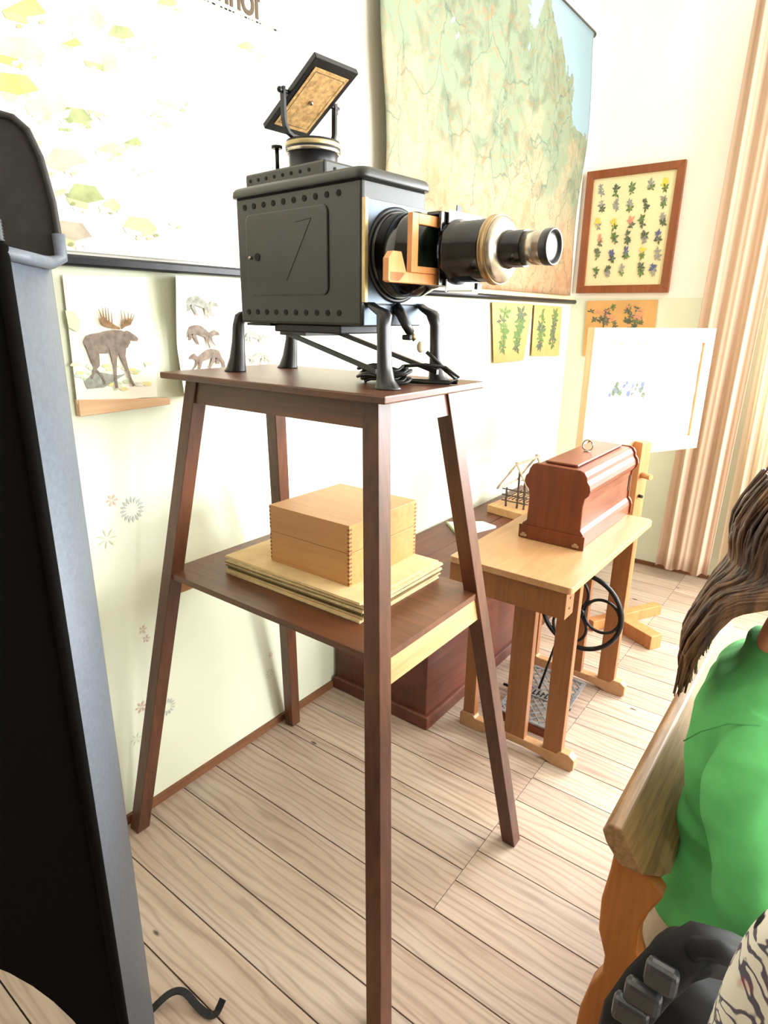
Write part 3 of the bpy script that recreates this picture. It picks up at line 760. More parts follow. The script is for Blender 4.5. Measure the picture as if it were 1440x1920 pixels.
# chimney collar
CU, CV = -.243, .099
mb = MB(); c = W(CU, CV, 0)
mb.lathe(c, (0, 0, 1), [(1.794, .055), (1.797, .053), (1.826, .053), (1.828, .058), (1.838, .060), (1.840, .057), (1.846, .059), (1.852, .058), (1.854, .05)], M['iron'], 48)
put('chimney_collar', mb, M['iron'], pr)
mb = MB(); mb.lathe(c, (0, 0, 1), [(1.8385, .0592), (1.8395, .0600), (1.8465, .0600), (1.8475, .0592)], M['strip'], 48)
mb.lathe(c, (0, 0, 1), [(1.827, .0585), (1.829, .0602), (1.834, .0602), (1.835, .0585)], M['nickel'], 48)
put('collar_band', mb, M['strip'], pr)
mb = MB(); q = W(-.300, .045, 0)
mb.lathe(q, (0, 0, 1), [(1.794, .0045), (1.838, .0045)], M['iron'], 12); mb.lathe(q, (0, 0, 1), [(1.838, .012), (1.844, .012)], M['iron'], 16)
put('side_knob', mb, M['iron'], pr)
# yoke
mb = MB()
def flatbar(pts, w=.005, t=.0022):
    R = []
    for i, (u, v, z) in enumerate(pts):
        a = Vector(pts[max(0, i-1)]); b = Vector(pts[min(len(pts)-1, i+1)]); d = (b-a).normalized(); n = Vector((0, -d.z, d.y)).normalized()
        c = Vector((u, v, z)); R.append([Wt(c+Vector((-w, 0, 0))+n*t), Wt(c+Vector((w, 0, 0))+n*t), Wt(c+Vector((w, 0, 0))-n*t), Wt(c+Vector((-w, 0, 0))-n*t)])
    mb.loft(R, M['iron'], False)
YU = -.252
flatbar([(YU, .026, 1.942), (YU, .027, 1.885), (YU, .030, 1.872), (YU, .038, 1.861), (YU, .05, 1.856), (YU, .10, 1.8545), (YU, .15, 1.856), (YU, .160, 1.860), (YU, .168, 1.868), (YU, .172, 1.882), (YU, .173, 1.942)], .006, .003)
put('yoke', mb, M['iron'], pr)
MC = Vector((YU, .1, 1.935)); D1 = Vector((.866, 0, .5)); N1 = Vector((.5, 0, -.866))
def MW(a, v, n): p = MC+D1*a+N1*n; return W(p.x, v, p.z)
mi = MB(); mi.box(-.098, .098, .040, .160, -.006, .006, M['iron'], .0015, lambda p: MW(p[0], p[1], p[2])); mir = put('mirror_plate', mi, M['iron'], pr)
mi = MB(); mi.box(-.078, .078, .053, .147, .0055, .0072, M['tan'], 0, lambda p: MW(p[0], p[1], p[2]))
put('backing_paper', mi, M['tan'], mir)['label'] = 'mottled tan paper backing'
mi = MB()
for a0, a1, v0, v1 in ((-.07, .07, .06, .0612), (-.07, .07, .1388, .14), (-.07, -.0688, .06, .14), (.0688, .07, .06, .14)):
    mi.box(a0, a1, v0, v1, .0070, .0075, M['ink'], 0, lambda p: MW(p[0], p[1], p[2]))
put('printed_border', mi, M['brownp'], mir)
mi = MB(); mi.ell(MW(0, .1, .009), (.005, .005, .005), M['nickel'], 12); put('center_stud', mi, M['nickel'], mir)
mi = MB(); mi.tube([W(YU, .018, 1.935), W(YU, .046, 1.935)], .004, M['iron'], 10); mi.ell(W(YU, .018, 1.935), (.006, .006, .006), M['iron'], 12); put('pivot', mi, M['iron'], pr)
mi = MB(); mi.tube([W(YU, .155, 1.935), W(YU, .186, 1.935)], .004, M['iron'], 10)
mi.box(YU-.002, YU+.002, .182, .19, 1.922, 1.948, M['nickel'], 0, Wt)
put('pivot', mi, M['iron'], pr)
# front panel
mb = MB(); mb.box(0, .004, .008, W_-.005, 1.519, 1.709, M['bodyplate'], .001, Wt); put('front_plate', mb, M['bodyplate'], pr)
mb = MB(); mb.box(.0, .009, -.001, .008, 1.521, 1.709, M['strip'], .001, Wt); put('hinge_strip', mb, M['strip'], pr)
mb = MB(); mb.box(0, .0025, .004, W_-.004, 1.478, 1.517, M['bodyplate'], .0005, Wt)
for v in (.072, .128): mb.ell(W(.004, v, 1.50), (.004, .004, .004), M['hole'], 10)
put('lower_plate', mb, M['bodyplate'], pr)
# condenser barrel
A0 = W(0, VC, ZC)
mb = MB(); mb.lathe(A0, UX, [(.003, .090), (.007, .0905), (.009, .087)], M['iron'], 64)
mb.lathe(A0, UX, [(.008, .083), (.012, .084), (.016, .081)], M['gloss'], 64); put('condenser_ring', mb, M['iron'], pr)
mb = MB(); mb.lathe(A0, UX, [(.012, .079), (.06, .078), (.066, .076), (.095, .064), (.112, .060)], M['gloss'], 64); put('condenser_barrel', mb, M['gloss'], pr)
# slide stage
mb = MB(); mb.box(.112, .117, .04, .157, 1.552, 1.676, M['gloss'], .001, Wt); mb.box(.144, .150, .05, .15, 1.552, 1.679, M['gloss'], .001, Wt)
mb.box(.117, .144, .05, .15, 1.674, 1.679, M['gloss'], 0, Wt)
put('slide_stage', mb, M['gloss'], pr)
mb = MB(); mb.box(.152, .156, .066, .172, 1.540, 1.682, M['white_metal'], .001, Wt); mb.box(.153, .155, .09, .105, 1.68, 1.692, M['iron'], 0, Wt); mb.box(.158, .212, .07, .13, 1.541, 1.545, M['white_metal'], 0, Wt)
mb.box(.205, .212, .085, .10, 1.545, 1.557, M['iron'], 0, Wt)
put('lens_board', mb, M['white_metal'], pr)
mb = MB(); mb.lathe(A0, UX, [(.150, .058), (.160, .058), (.163, .0565), (.166, .0545), (.168, .0532), (.238, .0532)], M['gloss'], 64); put('lens_barrel', mb, M['gloss'], pr)
mb = MB(); mb.lathe(A0, UX, [(.234, .0545), (.236, .0585), (.239, .0590), (.241, .0570), (.244, .0570), (.247, .0585), (.251, .0578)], M['brass'], 64)
mb.lathe(A0, UX, [(.2505, .0560), (.253, .0560), (.258, .050), (.2615, .036), (.263, .031)], M['nickel'], 64); put('brass_flange', mb, M['brass'], pr)
mb = MB(); mb.lathe(A0, UX, [(.262, .032), (.268, .0325), (.270, .0305), (.301, .0305)], M['gloss'], 48); put('focusing_tube', mb, M['gloss'], pr)
mb = MB(); mb.lathe(A0, UX, [(.300, .028), (.341, .0280)], M['nickel'], 48); put('objective_tube', mb, M['nickel'], pr)
mb = MB(); mb.lathe(A0, UX, [(.338, .0290), (.3415, .0295), (.3415, .0235), (.352, .0295), (.3535, .0290), (.352, .0268), (.345, .0240)][0:1]+[(.340, .0295), (.351, .0298), (.3535, .0290), (.3525, .0262), (.346, .0245)], M['black'], 48, cap=False)
put('objective_ring', mb, M['gloss'], pr)
mb = MB(); mb.lathe(A0, UX, [(.3415, .0245), (.346, .0245), (.349, .018), (.3505, .009), (.351, .001)], M['glassl'] if 'glassl' in M else M['white_metal'], 48)
put('objective_lens', mb, M['white_metal'], pr)
# legs of the lantern
def cast_leg(path, mat, name='leg'):
    mb = MB(); R = []
    for (u, v, z, a, b) in path: R.append([W(u+a*math.cos(k*PI/10), v+b*math.sin(k*PI/10), z) for k in range(20)])
    mb.loft(R, mat, True); return put(name, mb, mat, pr)
ZF = ZT+.001
for (v0, v1) in ((.018, .012), (W_-.018, W_-.012)):
    cast_leg([(.008, v0, 1.522, .006, .008), (.014, v0, 1.515, .012, .013), (.030, v0, 1.508, .020, .015), (.044, v0, 1.498, .016, .015), (.048, v1, 1.478, .013, .0155), (.050, v1, 1.44, .013, .016), (.052, v1, 1.40, .0145, .0165), (.055, v1, 1.375, .018, .019), (.060, v1, 1.363, .025, .023), (.062, v1, 1.359, .028, .025), (.062, v1, ZF, .028, .025)], M['black'])
    cast_leg([(-L_-.002, v0, 1.502, .006, .008), (-L_-.012, v0, 1.500, .014, .012), (-L_-.026, v0, 1.493, .016, .014), (-L_-.030, v1, 1.47, .013, .0145), (-L_-.034, v1, 1.43, .016, .016), (-L_-.042, v1, 1.39, .021, .019), (-L_-.050, v1, 1.366, .027, .023), (-L_-.054, v1, 1.360, .031, .025), (-L_-.054, v1, ZF, .031, .025)], M['black'])
mb = MB(); mb.box(-.30, -.08, .02, .17, 1.458, 1.476, M['iron'], .003, Wt); mb.box(-.39, -.30, .01, .18, 1.470, 1.4755, M['iron'], 0, Wt); put('base_tray', mb, M['iron'], pr)
mb = MB()
for v, a, b_ in ((.04, (-.285, 1.457), (.005, 1.387)), (.15, (-.217, 1.456), (.08, 1.385))):
    mb.hexa([W(a[0], v-.004, a[1]-.006), W(b_[0], v-.004, b_[1]-.006), W(b_[0], v+.004, b_[1]-.006), W(a[0], v+.004, a[1]-.006),
             W(a[0], v-.004, a[1]+.004), W(b_[0], v-.004, b_[1]+.004), W(b_[0], v+.004, b_[1]+.004), W(a[0], v+.004, a[1]+.004)])
mb.box(-.30, -.21, .036, .156, 1.450, 1.459, None, 0, Wt)
put('support_rails', mb, M['black'], pr)
# lamp cable socket + brass end on the front
mb = MB(); mb.tube([W(.004, .098, 1.516), W(.018, .1, 1.500), W(.028, .105, 1.478), W(.034, .113, 1.462)], [.011, .0115, .0105, .009], M['black'], 14); put('cable_sleeve', mb, M['black'], pr)
# slide carrier (held in the stage) and the cable
sc_ = thing('slide_carrier', 'pear wood slide carrier with glass slide stuck through the lantern', 'slide holder', W(.130, 0, 1.556))
mb = MB(); U0, U1 = .124, .137
mb.box(U0, U1, -.075, .115, 1.553, 1.572, M['slide'], .002, Wt)
mb.loft([[W(U0, -.077, 1.5555), W(U0, -.048, 1.5555), W(U0, -.030, 1.572), W(U0, -.044, 1.604), W(U0, -.066, 1.604), W(U0, -.077, 1.592)], [W(U1, -.077, 1.5555), W(U1, -.048, 1.5555), W(U1, -.030, 1.572), W(U1, -.044, 1.604), W(U1, -.066, 1.604), W(U1, -.077, 1.592)]], M['slide'], False)
put('outer_frame', mb, M['slide'], sc_)
mb = MB(); U2, U3 = .1275, .139
mb.box(U2, U3, -.018, 0, 1.572, 1.670, M['slide'], .0012, Wt); mb.box(U2, U3, 0, .112, 1.652, 1.670, M['slide'], .0012, Wt); mb.box(U2, U3, 0, .112, 1.572, 1.583, M['slide'], .0012, Wt)
put('inner_frame', mb, M['slide'], sc_)
mb = MB(); mb.box(.132, .134, 0, .112, 1.583, 1.652, M['sld'] if 'sld' in M else None, 0, Wt)
M['slideglass'] = plain('dark_green_slide_glass', '101610', .06, 0, .9, 25, .8)
put('glass_slide', mb, M['slideglass'], sc_)
# cable
cb = thing('power_cable', 'black cable with cream plug, coiled on the stand top under the lantern', 'cable', W(0, .09, ZT))
mb = MB(); rg = random.Random(8); P = []
for k in range(150):
    a = k*2*PI/21; tt = k/150
    P.append(W(-.015+.058*math.cos(a)*(1+.18*math.sin(k*.37)), .085+.035*math.sin(a)*(1+.2*math.cos(k*.23)), ZT+.005+.030*tt+.004*math.sin(k*.9)))
mb.tube(P, .0038, M['rubber'], 8)
mb.tube([P[-1], W(.07, .12, 1.40), W(.10, .15, 1.395), W(.125, .165, 1.375), W(.11, .15, 1.363), W(.06, .13, 1.362), W(.03, .11, 1.363)], .0036, M['rubber'], 8)
mb.tube([W(.060, .135, 1.425), W(.075, .142, 1.412), W(.095, .155, 1.39), W(.118, .172, 1.368), W(.11, .18, 1.3625), W(.06, .16, 1.3625), W(.0, .13, 1.3625)], .0042, M['rubber'], 8)
put('cord', mb, M['rubber'], cb)
mb = MB(); mb.tube([W(.034, .113, 1.462), W(.042, .119, 1.449)], .006, M['brass'], 12); mb.box(.028, .05, .09, .10, 1.449, 1.460, M['iron'], .003, Wt); put('connector', mb, M['brass'], cb)
mb = MB(); mb.ell(W(.050, .127, 1.435), (.0085, .0085, .012), M['ceramic'], 16); put('plug', mb, M['ceramic'], cb)

# ================================================================== LONG CHEST with things on it
CX1, CY0, CY1, CZ = -1.075, 1.72, 3.45, .52
ch = thing('long_chest', 'long low dark red-brown wooden chest standing along the left wall', 'chest', ((WX+CX1)/2, CY0, 0))
mb = MB(); mb.box(WX+.02, CX1, CY0, CY1, .05, CZ-.018, M['chest'], .003); put('body', mb, M['chest'], ch)
mb = MB(); mb.box(WX+.014, CX1+.018, CY0-.018, CY1+.01, 0, .055, M['chest'], .006); put('plinth', mb, M['chest'], ch)
xm = (WX+CX1)/2-.03
for i, (a, b) in enumerate(((WX+.014, xm-.0015), (xm+.0015, CX1+.012))):
    mb = MB(); mb.box(a, b, CY0-.012, CY1+.01, CZ-.018, CZ, M['chest'], .002); put('top_board', mb, M['chest'], ch)
def sheetflat(pts, z, name, mat, label, t=.004):
    mb = MB(); mb.prism([Vector((p.x, p.y, z)) for p in pts], (0, 0, t), mat); o = put(name, mb, mat, loc=(pts[0].x, pts[0].y, z)); return tag(o, label, name.replace('_', ' '))
q = [on('z', CZ, *p) for p in ((838, 982), (862, 1008), (930, 990), (905, 981))]
M['greenp'] = plain('pale_green_cover', 'a9bb8f', .6, 0, .05)
bk = sheetflat(q, CZ+.0005, 'booklet', M['paperw'], 'thin white booklet with green edge lying on the long chest', .010)
mb = MB(); z = CZ+.0105
mb.prism([Vector((q[0].x-.004, q[0].y, CZ+.0005)), Vector((q[1].x-.004, q[1].y-.004, CZ+.0005)), Vector((q[1].x+.006, q[1].y, CZ+.0005)), Vector((q[0].x+.006, q[0].y, CZ+.0005))], (0, 0, .0125), M['greenp'])
put('spine', mb, M['greenp'], bk)
# twig model
tm = thing('twig_model', 'small model of a twig shelter on a wooden base board', 'model', (-1.33, 2.9, CZ+.0005))
mb = MB(); pts = [on('z', CZ, *p) for p in ((913, 960), (988, 982))]
mb.prism([Vector((pts[0].x, pts[0].y, CZ+.0005)), Vector((pts[1].x, pts[1].y, CZ+.0005)), Vector((pts[1].x+.02, pts[1].y+.36, CZ+.0005)), Vector((pts[0].x+.02, pts[0].y+.36, CZ+.0005))], (0, 0, .04), M['oldpine'])
put('base_board', mb, M['oldpine'], tm, bevel=.002)
YF = (pts[0].y+pts[1].y)/2+.06
def ty(px, py, y=YF): p = on('y', y, px, py); return p
rg = random.Random(12)
def twig(a, b, r, mat, nm='stick'):
    mb = MB(); a, b = Vector(a), Vector(b)
    n = 6; P = [a.lerp(b, i/n)+Vector((rg.uniform(-1, 1), rg.uniform(-1, 1), rg.uniform(-1, 1)))*r*.35*(0 < i < n) for i in range(n+1)]
    mb.tube(P, [r*rg.uniform(.8, 1.1) for _ in P], mat, 8); put(nm, mb, mat, tm)
ap = ty(969, 872)
zb = CZ+.041
Lf, Rt = ty(932, 916), ty(992, 920)
for dy, sc2 in ((0, 1), (.24, 1)):
    o = Vector((0, dy, 0))
    twig(Lf+o, ap+o+Vector((.006, 0, .014)), .006, M['twigl'], 'rafter'); twig(Rt+o, ap+o+Vector((-.006, 0, .014)), .006, M['twigl'], 'rafter')
twig(ap, ap+Vector((.0, .27, 0)), .006, M['twigl'], 'ridge_pole')
for px in (950, 971, 984):
    b0 = ty(px, 925)
    twig((b0.x, YF, zb-.001), (b0.x, YF, zb+(.10 if px != 971 else .20)), .006, M['twig'], 'post')
    twig((b0.x, YF+.22, zb-.001), (b0.x, YF+.22, zb+(.10 if px != 971 else .20)), .006, M['twig'], 'post')
for k in range(3):
    z = zb+.03+.03*k; twig((Lf.x+.03, YF, z), (Rt.x, YF, z), .0035, M['twig'], 'crossbar'); twig((Lf.x+.03, YF+.22, z), (Rt.x, YF+.22, z), .0035, M['twigl'], 'crossbar')
twig((Lf.x, YF, Lf.z), (Lf.x, YF+.25, Lf.z), .0045, M['twigl'], 'side_pole'); twig((Rt.x, YF, Rt.z), (Rt.x, YF+.25, Rt.z), .0045, M['twigl'], 'side_pole')
for k in range(7):
    b0 = Lf.x+.04+k*.02; twig((b0, YF+.02, zb+.035), (b0+.01, YF+.2, zb+.04), .003, M['twig'], 'rack_stick')

# ================================================================== TREADLE TABLE
dk = thing('treadle_table', 'orange-brown wooden treadle sewing table with iron wheel below', 'table', (-.76, 2.06, 0))
DT = .75
mb = MB(); P = []
for (cx, cy, a0) in ((-.575, 2.46, 0), (-.945, 2.46, PI/2), (-.955, 1.665, PI), (-.565, 1.665, 3*PI/2)):
    r = .03 if cy > 2 else .012
    for k in range(6): a = a0+k*PI/10; P.append((cx+r*math.cos(a), cy+r*math.sin(a), DT-.022))
mb.prism(P, (0, 0, .022), M['deskx']); put('table_top', mb, M['deskx'], dk, bevel=.002)
mb = MB(); mb.box(-.972, -.571, 1.668, 1.735, .636, DT-.0225, M['desk'], .002)
for z in (.665, .70): mb.lathe((-.572, 1.70, z), (1, 0, 0), [(0, .0045), (.0022, .004)], M['iron'], 12)
put('end_apron', mb, M['deskx'], dk)
for ty_ in (1.82, 2.385):
    mb = MB(); y0, y1 = ty_, ty_+.035
    pr_ = [(-.985, .012), (-.985, .05), (-.975, .062), (-.93, .066), (-.92, .05), (-.60, .05), (-.59, .066), (-.555, .064), (-.535, .05), (-.535, .012), (-.545, 0), (-.61, 0), (-.66, .016), (-.76, .024), (-.86, .016), (-.91, 0), (-.975, 0)]
    mb.prism([(x, y0, z) for x, z in pr_], (0, y1-y0, 0), M['deskx']); put('foot_bar', mb, M['desk'], dk, bevel=.003)
    for nm, (a, b) in (('leg', (-.972, -.925)), ('center_post', (-.80, -.722)), ('leg', (-.650, -.583))):
        mb = MB(); mb.box(a, b, y0+.002, y1-.002, .045, DT-.0225, M['desk'], .002); put(nm, mb, M['desk'], dk)
mb = MB(); mb.box(-.79, -.74, 1.86, 2.385, .64, .70, M['desk'], .002); put('stretcher', mb, M['desk'], dk)
# wheel
wc = Vector((-.712, 2.26, .39)); RW = .158
def ring(mb, c, R, r, mat, n=56, a0=0, a1=2*PI, sq=1.0):
    full = abs(a1-a0-2*PI) < 1e-6
    rings = []
    for i in range(n+(0 if full else 1)):
        a = a0+(a1-a0)*i/n; ca, sa = math.cos(a), math.sin(a)
        rings.append([Vector((c.x+(R+r*math.cos(t))*ca, c.y+r*sq*math.sin(t), c.z+(R+r*math.cos(t))*sa)) for t in [k*PI/5 for k in range(10)]])
    if full: rings.append(rings[0][:])
    mb.loft(rings, mat, True, not full)
mb = MB(); ring(mb, wc, RW, .0095, M['iron'])
for k in range(3):
    a = k*2*PI/3+.05; c = wc+Vector((math.cos(a), 0, math.sin(a)))*.083; ring(mb, c, .068, .006, M['iron'], 40)
mb.lathe(wc-Vector((0, .02, 0)), (0, 1, 0), [(0, .018), (.04, .018)], M['iron'], 20)
bmesh.ops.remove_doubles(mb.bm, verts=mb.bm.verts, dist=.0001)
put('flywheel', mb, M['iron'], dk)
mb = MB(); mb.tube([wc+Vector((0, -.03, 0)), wc+Vector((0, .11, 0))], .008, M['iron'], 12); mb.tube([wc+Vector((-.04, -.03, .01)), (-.80, 2.13, .07)], .005, M['iron'], 8)
put('crank_rod', mb, M['iron'], dk)
mb = MB(); mb.tube([wc+Vector((-RW, .012, 0)), (-.87, 2.27, .73)], .0025, M['rubber'], 6); mb.tube([wc+Vector((-RW+.01, .012, -.03)), (-.845, 2.27, .73)], .0025, M['rubber'], 6)
put('drive_belt', mb, M['rubber'], dk)
# treadle grate
mb = MB(); tx0, tx1, ty0, ty1 = -.885, -.665, 1.945, 2.27
def tz(y): return .055+(y-2.1)*.10
def bar(a, b, w=.004, h=.006, mat=None):
    a, b = Vector((a[0], a[1], tz(a[1]))), Vector((b[0], b[1], tz(b[1])))
    d = (b-a).normalized(); n = Vector((-d.y, d.x, 0))*w; u = Vector((0, 0, h))
    mb.hexa([a-n, b-n, b+n, a+n, a-n+u, b-n+u, b+n+u, a+n+u], mat or M['nickelt'])
M['nickelt'] = plain('worn_treadle_iron', '8f8f90', .35, .7, .3, 60)
bar((tx0, ty0), (tx1, ty0), .007); bar((tx0, ty1), (tx1, ty1), .007); bar((tx0, ty0), (tx0, ty1), .007); bar((tx1, ty0), (tx1, ty1), .007)
st_ = .036; w_, h_ = tx1-tx0, ty1-ty0
k = -w_
while k < h_+w_:
    # diagonals clipped to the frame
    for s in (1, -1):
        pts = []
        for x in (0, w_):
            y = k+s*x if s == 1 else k+w_-x
            pts.append((x, y))
        (xa, ya), (xb, yb) = pts
        def clip(xa, ya, xb, yb):
            t0, t1 = 0, 1
            for lo in (0,):
                if ya == yb: return None
                for yy, sgn in ((0, 1), (h_, -1)):
                    t = (yy-ya)/(yb-ya)
                    if (yb-ya)*sgn > 0: t0 = max(t0, t)
                    else: t1 = min(t1, t)
            if t0 >= t1: return None
            return (xa+(xb-xa)*t0, ya+(yb-ya)*t0), (xa+(xb-xa)*t1, ya+(yb-ya)*t1)
        c = clip(xa, ya, xb, yb)
        if c: bar((tx0+c[0][0], ty0+c[0][1]), (tx0+c[1][0], ty0+c[1][1]), .0035, .005)
    k += st_
mb.box(-.82, -.73, 2.08, 2.13, .052, .064, M['nickelt'])
for i in range(5): mb.box(-.812+i*.017, -.806+i*.017, 2.088, 2.122, .064, .066, M['iron'])
for i in range(4): mb.box(-.806+i*.017, -.800+i*.017, 2.088+.01*(i % 3), 2.094+.01*(i % 3), .064, .066, M['iron'])
put('treadle', mb, M['nickelt'], dk)
mb = MB(); mb.tube([(-.94, 2.1, .050), (-.655, 2.1, .050)], .006, M['iron'], 10); mb.box(-.895, -.655, ty0-.004, ty0+.01, .0, .032, M['mahog']); put('treadle_axle', mb, M['iron'], dk)

# machine case
mc = thing('machine_case', 'reddish brown curved wooden sewing machine case with ring handle on table', 'case', (-.755, 2.24, DT+.0005))
prof = [(-.868, .751), (-.868, .792), (-.862, .806), (-.848, .818), (-.846, .90), (-.850, .928), (-.862, .942), (-.869, .958), (-.866, .975), (-.856, .988), (-.853, 1.003), (-.843, 1.019), (-.832, 1.024),
        (-.676, 1.022), (-.662, 1.016), (-.652, 1.002), (-.650, .988), (-.640, .975), (-.636, .958), (-.640, .942), (-.652, .928), (-.656, .90), (-.655, .818), (-.645, .806), (-.640, .792), (-.640, .751)]
mb = MB(); mb.prism([(x, 1.97, z) for x, z in prof], (0, .012, 0), M['mahog']); put('end_board', mb, M['mahog'], mc, bevel=.003)
mb = MB(); mb.prism([(x, 2.505, z) for x, z in prof], (0, .012, 0), M['mahog']); put('end_board', mb, M['mahog'], mc, bevel=.003)
def inset(p, k=.008): cx, cz = -.754, .88; return (cx+(p[0]-cx)*(1-k*10), cz+(p[1]-cz)*(1-k*1.0))
mb = MB(); mb.prism([(x*.93-.754*.07, 1.983, max(.7515, z-.003)) for x, z in prof], (0, .521, 0), M['mahogy']); put('cover', mb, M['mahogy'], mc)
mb = MB(); mb.box(-.872, -.636, 1.965, 1.969, .7515, .80, M['mahog'], .001); put('base_moulding', mb, M['mahog'], mc)
for x in (-.852, -.664):
    mb = MB(); mb.box(x-.012, x+.012, 1.9635, 1.9655, .758, .768, M['nickel']); mb.box(x-.006, x+.006, 1.9635, 1.9655, .768, .773, M['nickel'])
    put('corner_fitting', mb, M['nickel'], mc)
mb = MB(); mb.box(-.815, -.700, 2.01, 2.48, 1.0215, 1.030, M['mahogy'], .003); put('raised_panel', mb, M['mahogy'], mc)
mb = MB(); c = Vector((-.757, 2.25, 1.053)); ring(mb, c, .019, .003, M['nickel'], 36); bmesh.ops.remove_doubles(mb.bm, verts=mb.bm.verts, dist=.0001); mb.ell((-.757, 2.25, 1.032), (.012, .012, .004), M['nickel'], 14)
put('ring_handle', mb, M['nickel'], mc)
mb = MB(); mb.box(-.637, -.634, 2.40, 2.41, .87, .93, M['iron']); put('keyhole_plate', mb, M['iron'], mc)

# ================================================================== EASEL AND PICTURE PANEL
D = Vector((.468, .884, 0)); NB = Vector((.884, -.468, 0)); P0 = Vector((-.8, 3.0, 0))
def E(s, n, z): return P0+D*s+NB*n+Vector((0, 0, z))
def ebox(mb, s0, s1, n0, n1, z0, z1, mat=None, bev=0): mb.box(s0, s1, n0, n1, z0, z1, mat, bev, lambda p: E(p[0], p[1], p[2]))
es = thing('easel', 'pine easel post with pegs and crossed floor feet behind the table', 'easel', E(.0, .04, 0))
mb = MB(); ebox(mb, -.005, .055, .012, .062, .0, .955, M['pine'], .003); put('post', mb, M['pine'], es)
mb = MB(); ebox(mb, -.13, .34, -.02, .03, .0, .055, M['pine'], .003); put('foot', mb, M['pine'], es)
mb = MB(); ebox(mb, -.01, .06, .03, .28, .0, .07, M['pine'], .003); put('foot', mb, M['pine'], es)
mb = MB(); mb.tube([E(.02, .05, .80), E(.02, .115, .802)], .013, M['pine'], 14); put('peg', mb, M['oldpine'], es)
mb = MB(); mb.tube([E(.02, .05, .70), E(.02, .08, .70)], .008, M['iron'], 12); put('bolt', mb, M['iron'], es)
mb = MB(); ebox(mb, -.10, .08, .0, .03, .868, .888, M['pine'], .003); put('ledge', mb, M['pine'], es)
pn = thing('picture_panel', 'bright framed panel with a ragged white sheet of small blue figures on easel', 'picture', E(.04, 0, .89))
s0, s1, z0, z1 = -.312, .43, .889, 1.458
mb = MB(); ebox(mb, s0, s1, -.035, -.008, z0, z1, M['boardf'], 0)
put('backboard', mb, M['pine'], pn)
mb = MB()
ebox(mb, s0, s0+.06, -.008, .006, z0, z1, M['boardf']); ebox(mb, s1-.06, s1, -.008, .006, z0, z1, M['boardf']); ebox(mb, s0+.06, s1-.06, -.008, .006, z1-.065, z1, M['boardf']); ebox(mb, s0+.06, s1-.06, -.008, .006, z0, z0+.065, M['boardf'])
put('frame', mb, M['boardf'], pn)
mb = MB(); rg = random.Random(31); P = []
a0, a1, b0, b1 = s0+.066, s1-.066, z0+.07, z1-.07
def edge(x0, y0, x1, y1, n):
    for i in range(n): t = i/n; P.append((x0+(x1-x0)*t+rg.uniform(-.004, .004), y0+(y1-y0)*t+rg.uniform(-.004, .004)))
edge(a0, b0, a1, b0, 36); edge(a1, b0, a1, b1, 24); edge(a1, b1, a0, b1, 36); edge(a0, b1, a0, b0, 28)
mb.prism([E(x, -.0075, z) for x, z in P], NB*.004, M['paperw'])
e = 0
for k in range(70):
    x = rg.gauss(-.07, .07); z = rg.gauss(1.19, .018)
    if not a0+.02 < x < a1-.02: continue
    r = rg.uniform(.005, .014); e += 1e-5
    mb.poly([E(x+r*math.cos(t), -.003+e, z+r*math.sin(t)*1.2) for t in (0, 1.2, 2.4, 3.6, 4.9)], M[rg.choice(('bluep', 'greyp', 'pale', 'leafd'))])
put('sheet', mb, M['paperw'], pn)

# ================================================================== DARK SHEET-METAL SCREEN (left foreground)
SA = Vector((-.838, .36, 0)); SB = Vector((-.95, .472, 0)); dl = Vector((-.7071, -.7071, 0)); ab = (SB-SA)
sn_ = thing('stove_screen', 'tall dark grey sheet-metal screen with rounded hood and rolled rim', 'screen', SA)
outn = Vector((.7071, -.7071, 0)); sd = Vector((.7071, .7071, 0))
mb = MB(); t_ = .004   # light side panel A-B, slightly convex
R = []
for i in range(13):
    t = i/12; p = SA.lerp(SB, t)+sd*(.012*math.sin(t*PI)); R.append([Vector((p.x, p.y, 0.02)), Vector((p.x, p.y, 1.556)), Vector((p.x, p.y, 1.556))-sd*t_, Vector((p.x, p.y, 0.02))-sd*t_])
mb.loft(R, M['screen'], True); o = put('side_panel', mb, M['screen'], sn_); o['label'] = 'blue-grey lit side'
# dark front panel with an arched foot opening
pts = [(0.0, .0), (0.0, 1.556), (.62, 1.556), (.62, 0), (.60, 0)]
arc = []
for k in range(25):
    a = k/24*PI; arc.append((.31+.285*math.cos(PI-a) if True else 0, .0+.495*math.sin(a)))
poly = [(0, 0), (0, 1.556), (.62, 1.556), (.62, 0)]+[(x, z) for x, z in arc[::-1]]
def SP(s, z, n=0): p = SA+dl*s+outn*n; return Vector((p.x, p.y, z))
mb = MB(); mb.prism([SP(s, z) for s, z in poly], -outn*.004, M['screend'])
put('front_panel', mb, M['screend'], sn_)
mb = MB(); mb.tube([SP(.0, .0), SP(0, 1.57)], .0085, M['screend'], 14); mb.tube([SP(0, 1.57), SP(0, 1.575)], [.0085, .005], M['screend'], 14)
put('corner_post', mb, M['screend'], sn_)
mb = MB(); P = [(1.574, .0052)]
for k in range(7): P += [(1.576+k*.0035, .0062), (1.5777+k*.0035, .0048)]
mb.lathe(SP(0, 0), (0, 0, 1), P, M['brownp'] if False else M['iron'], 14); put('threaded_bolt', mb, M['iron'], sn_)
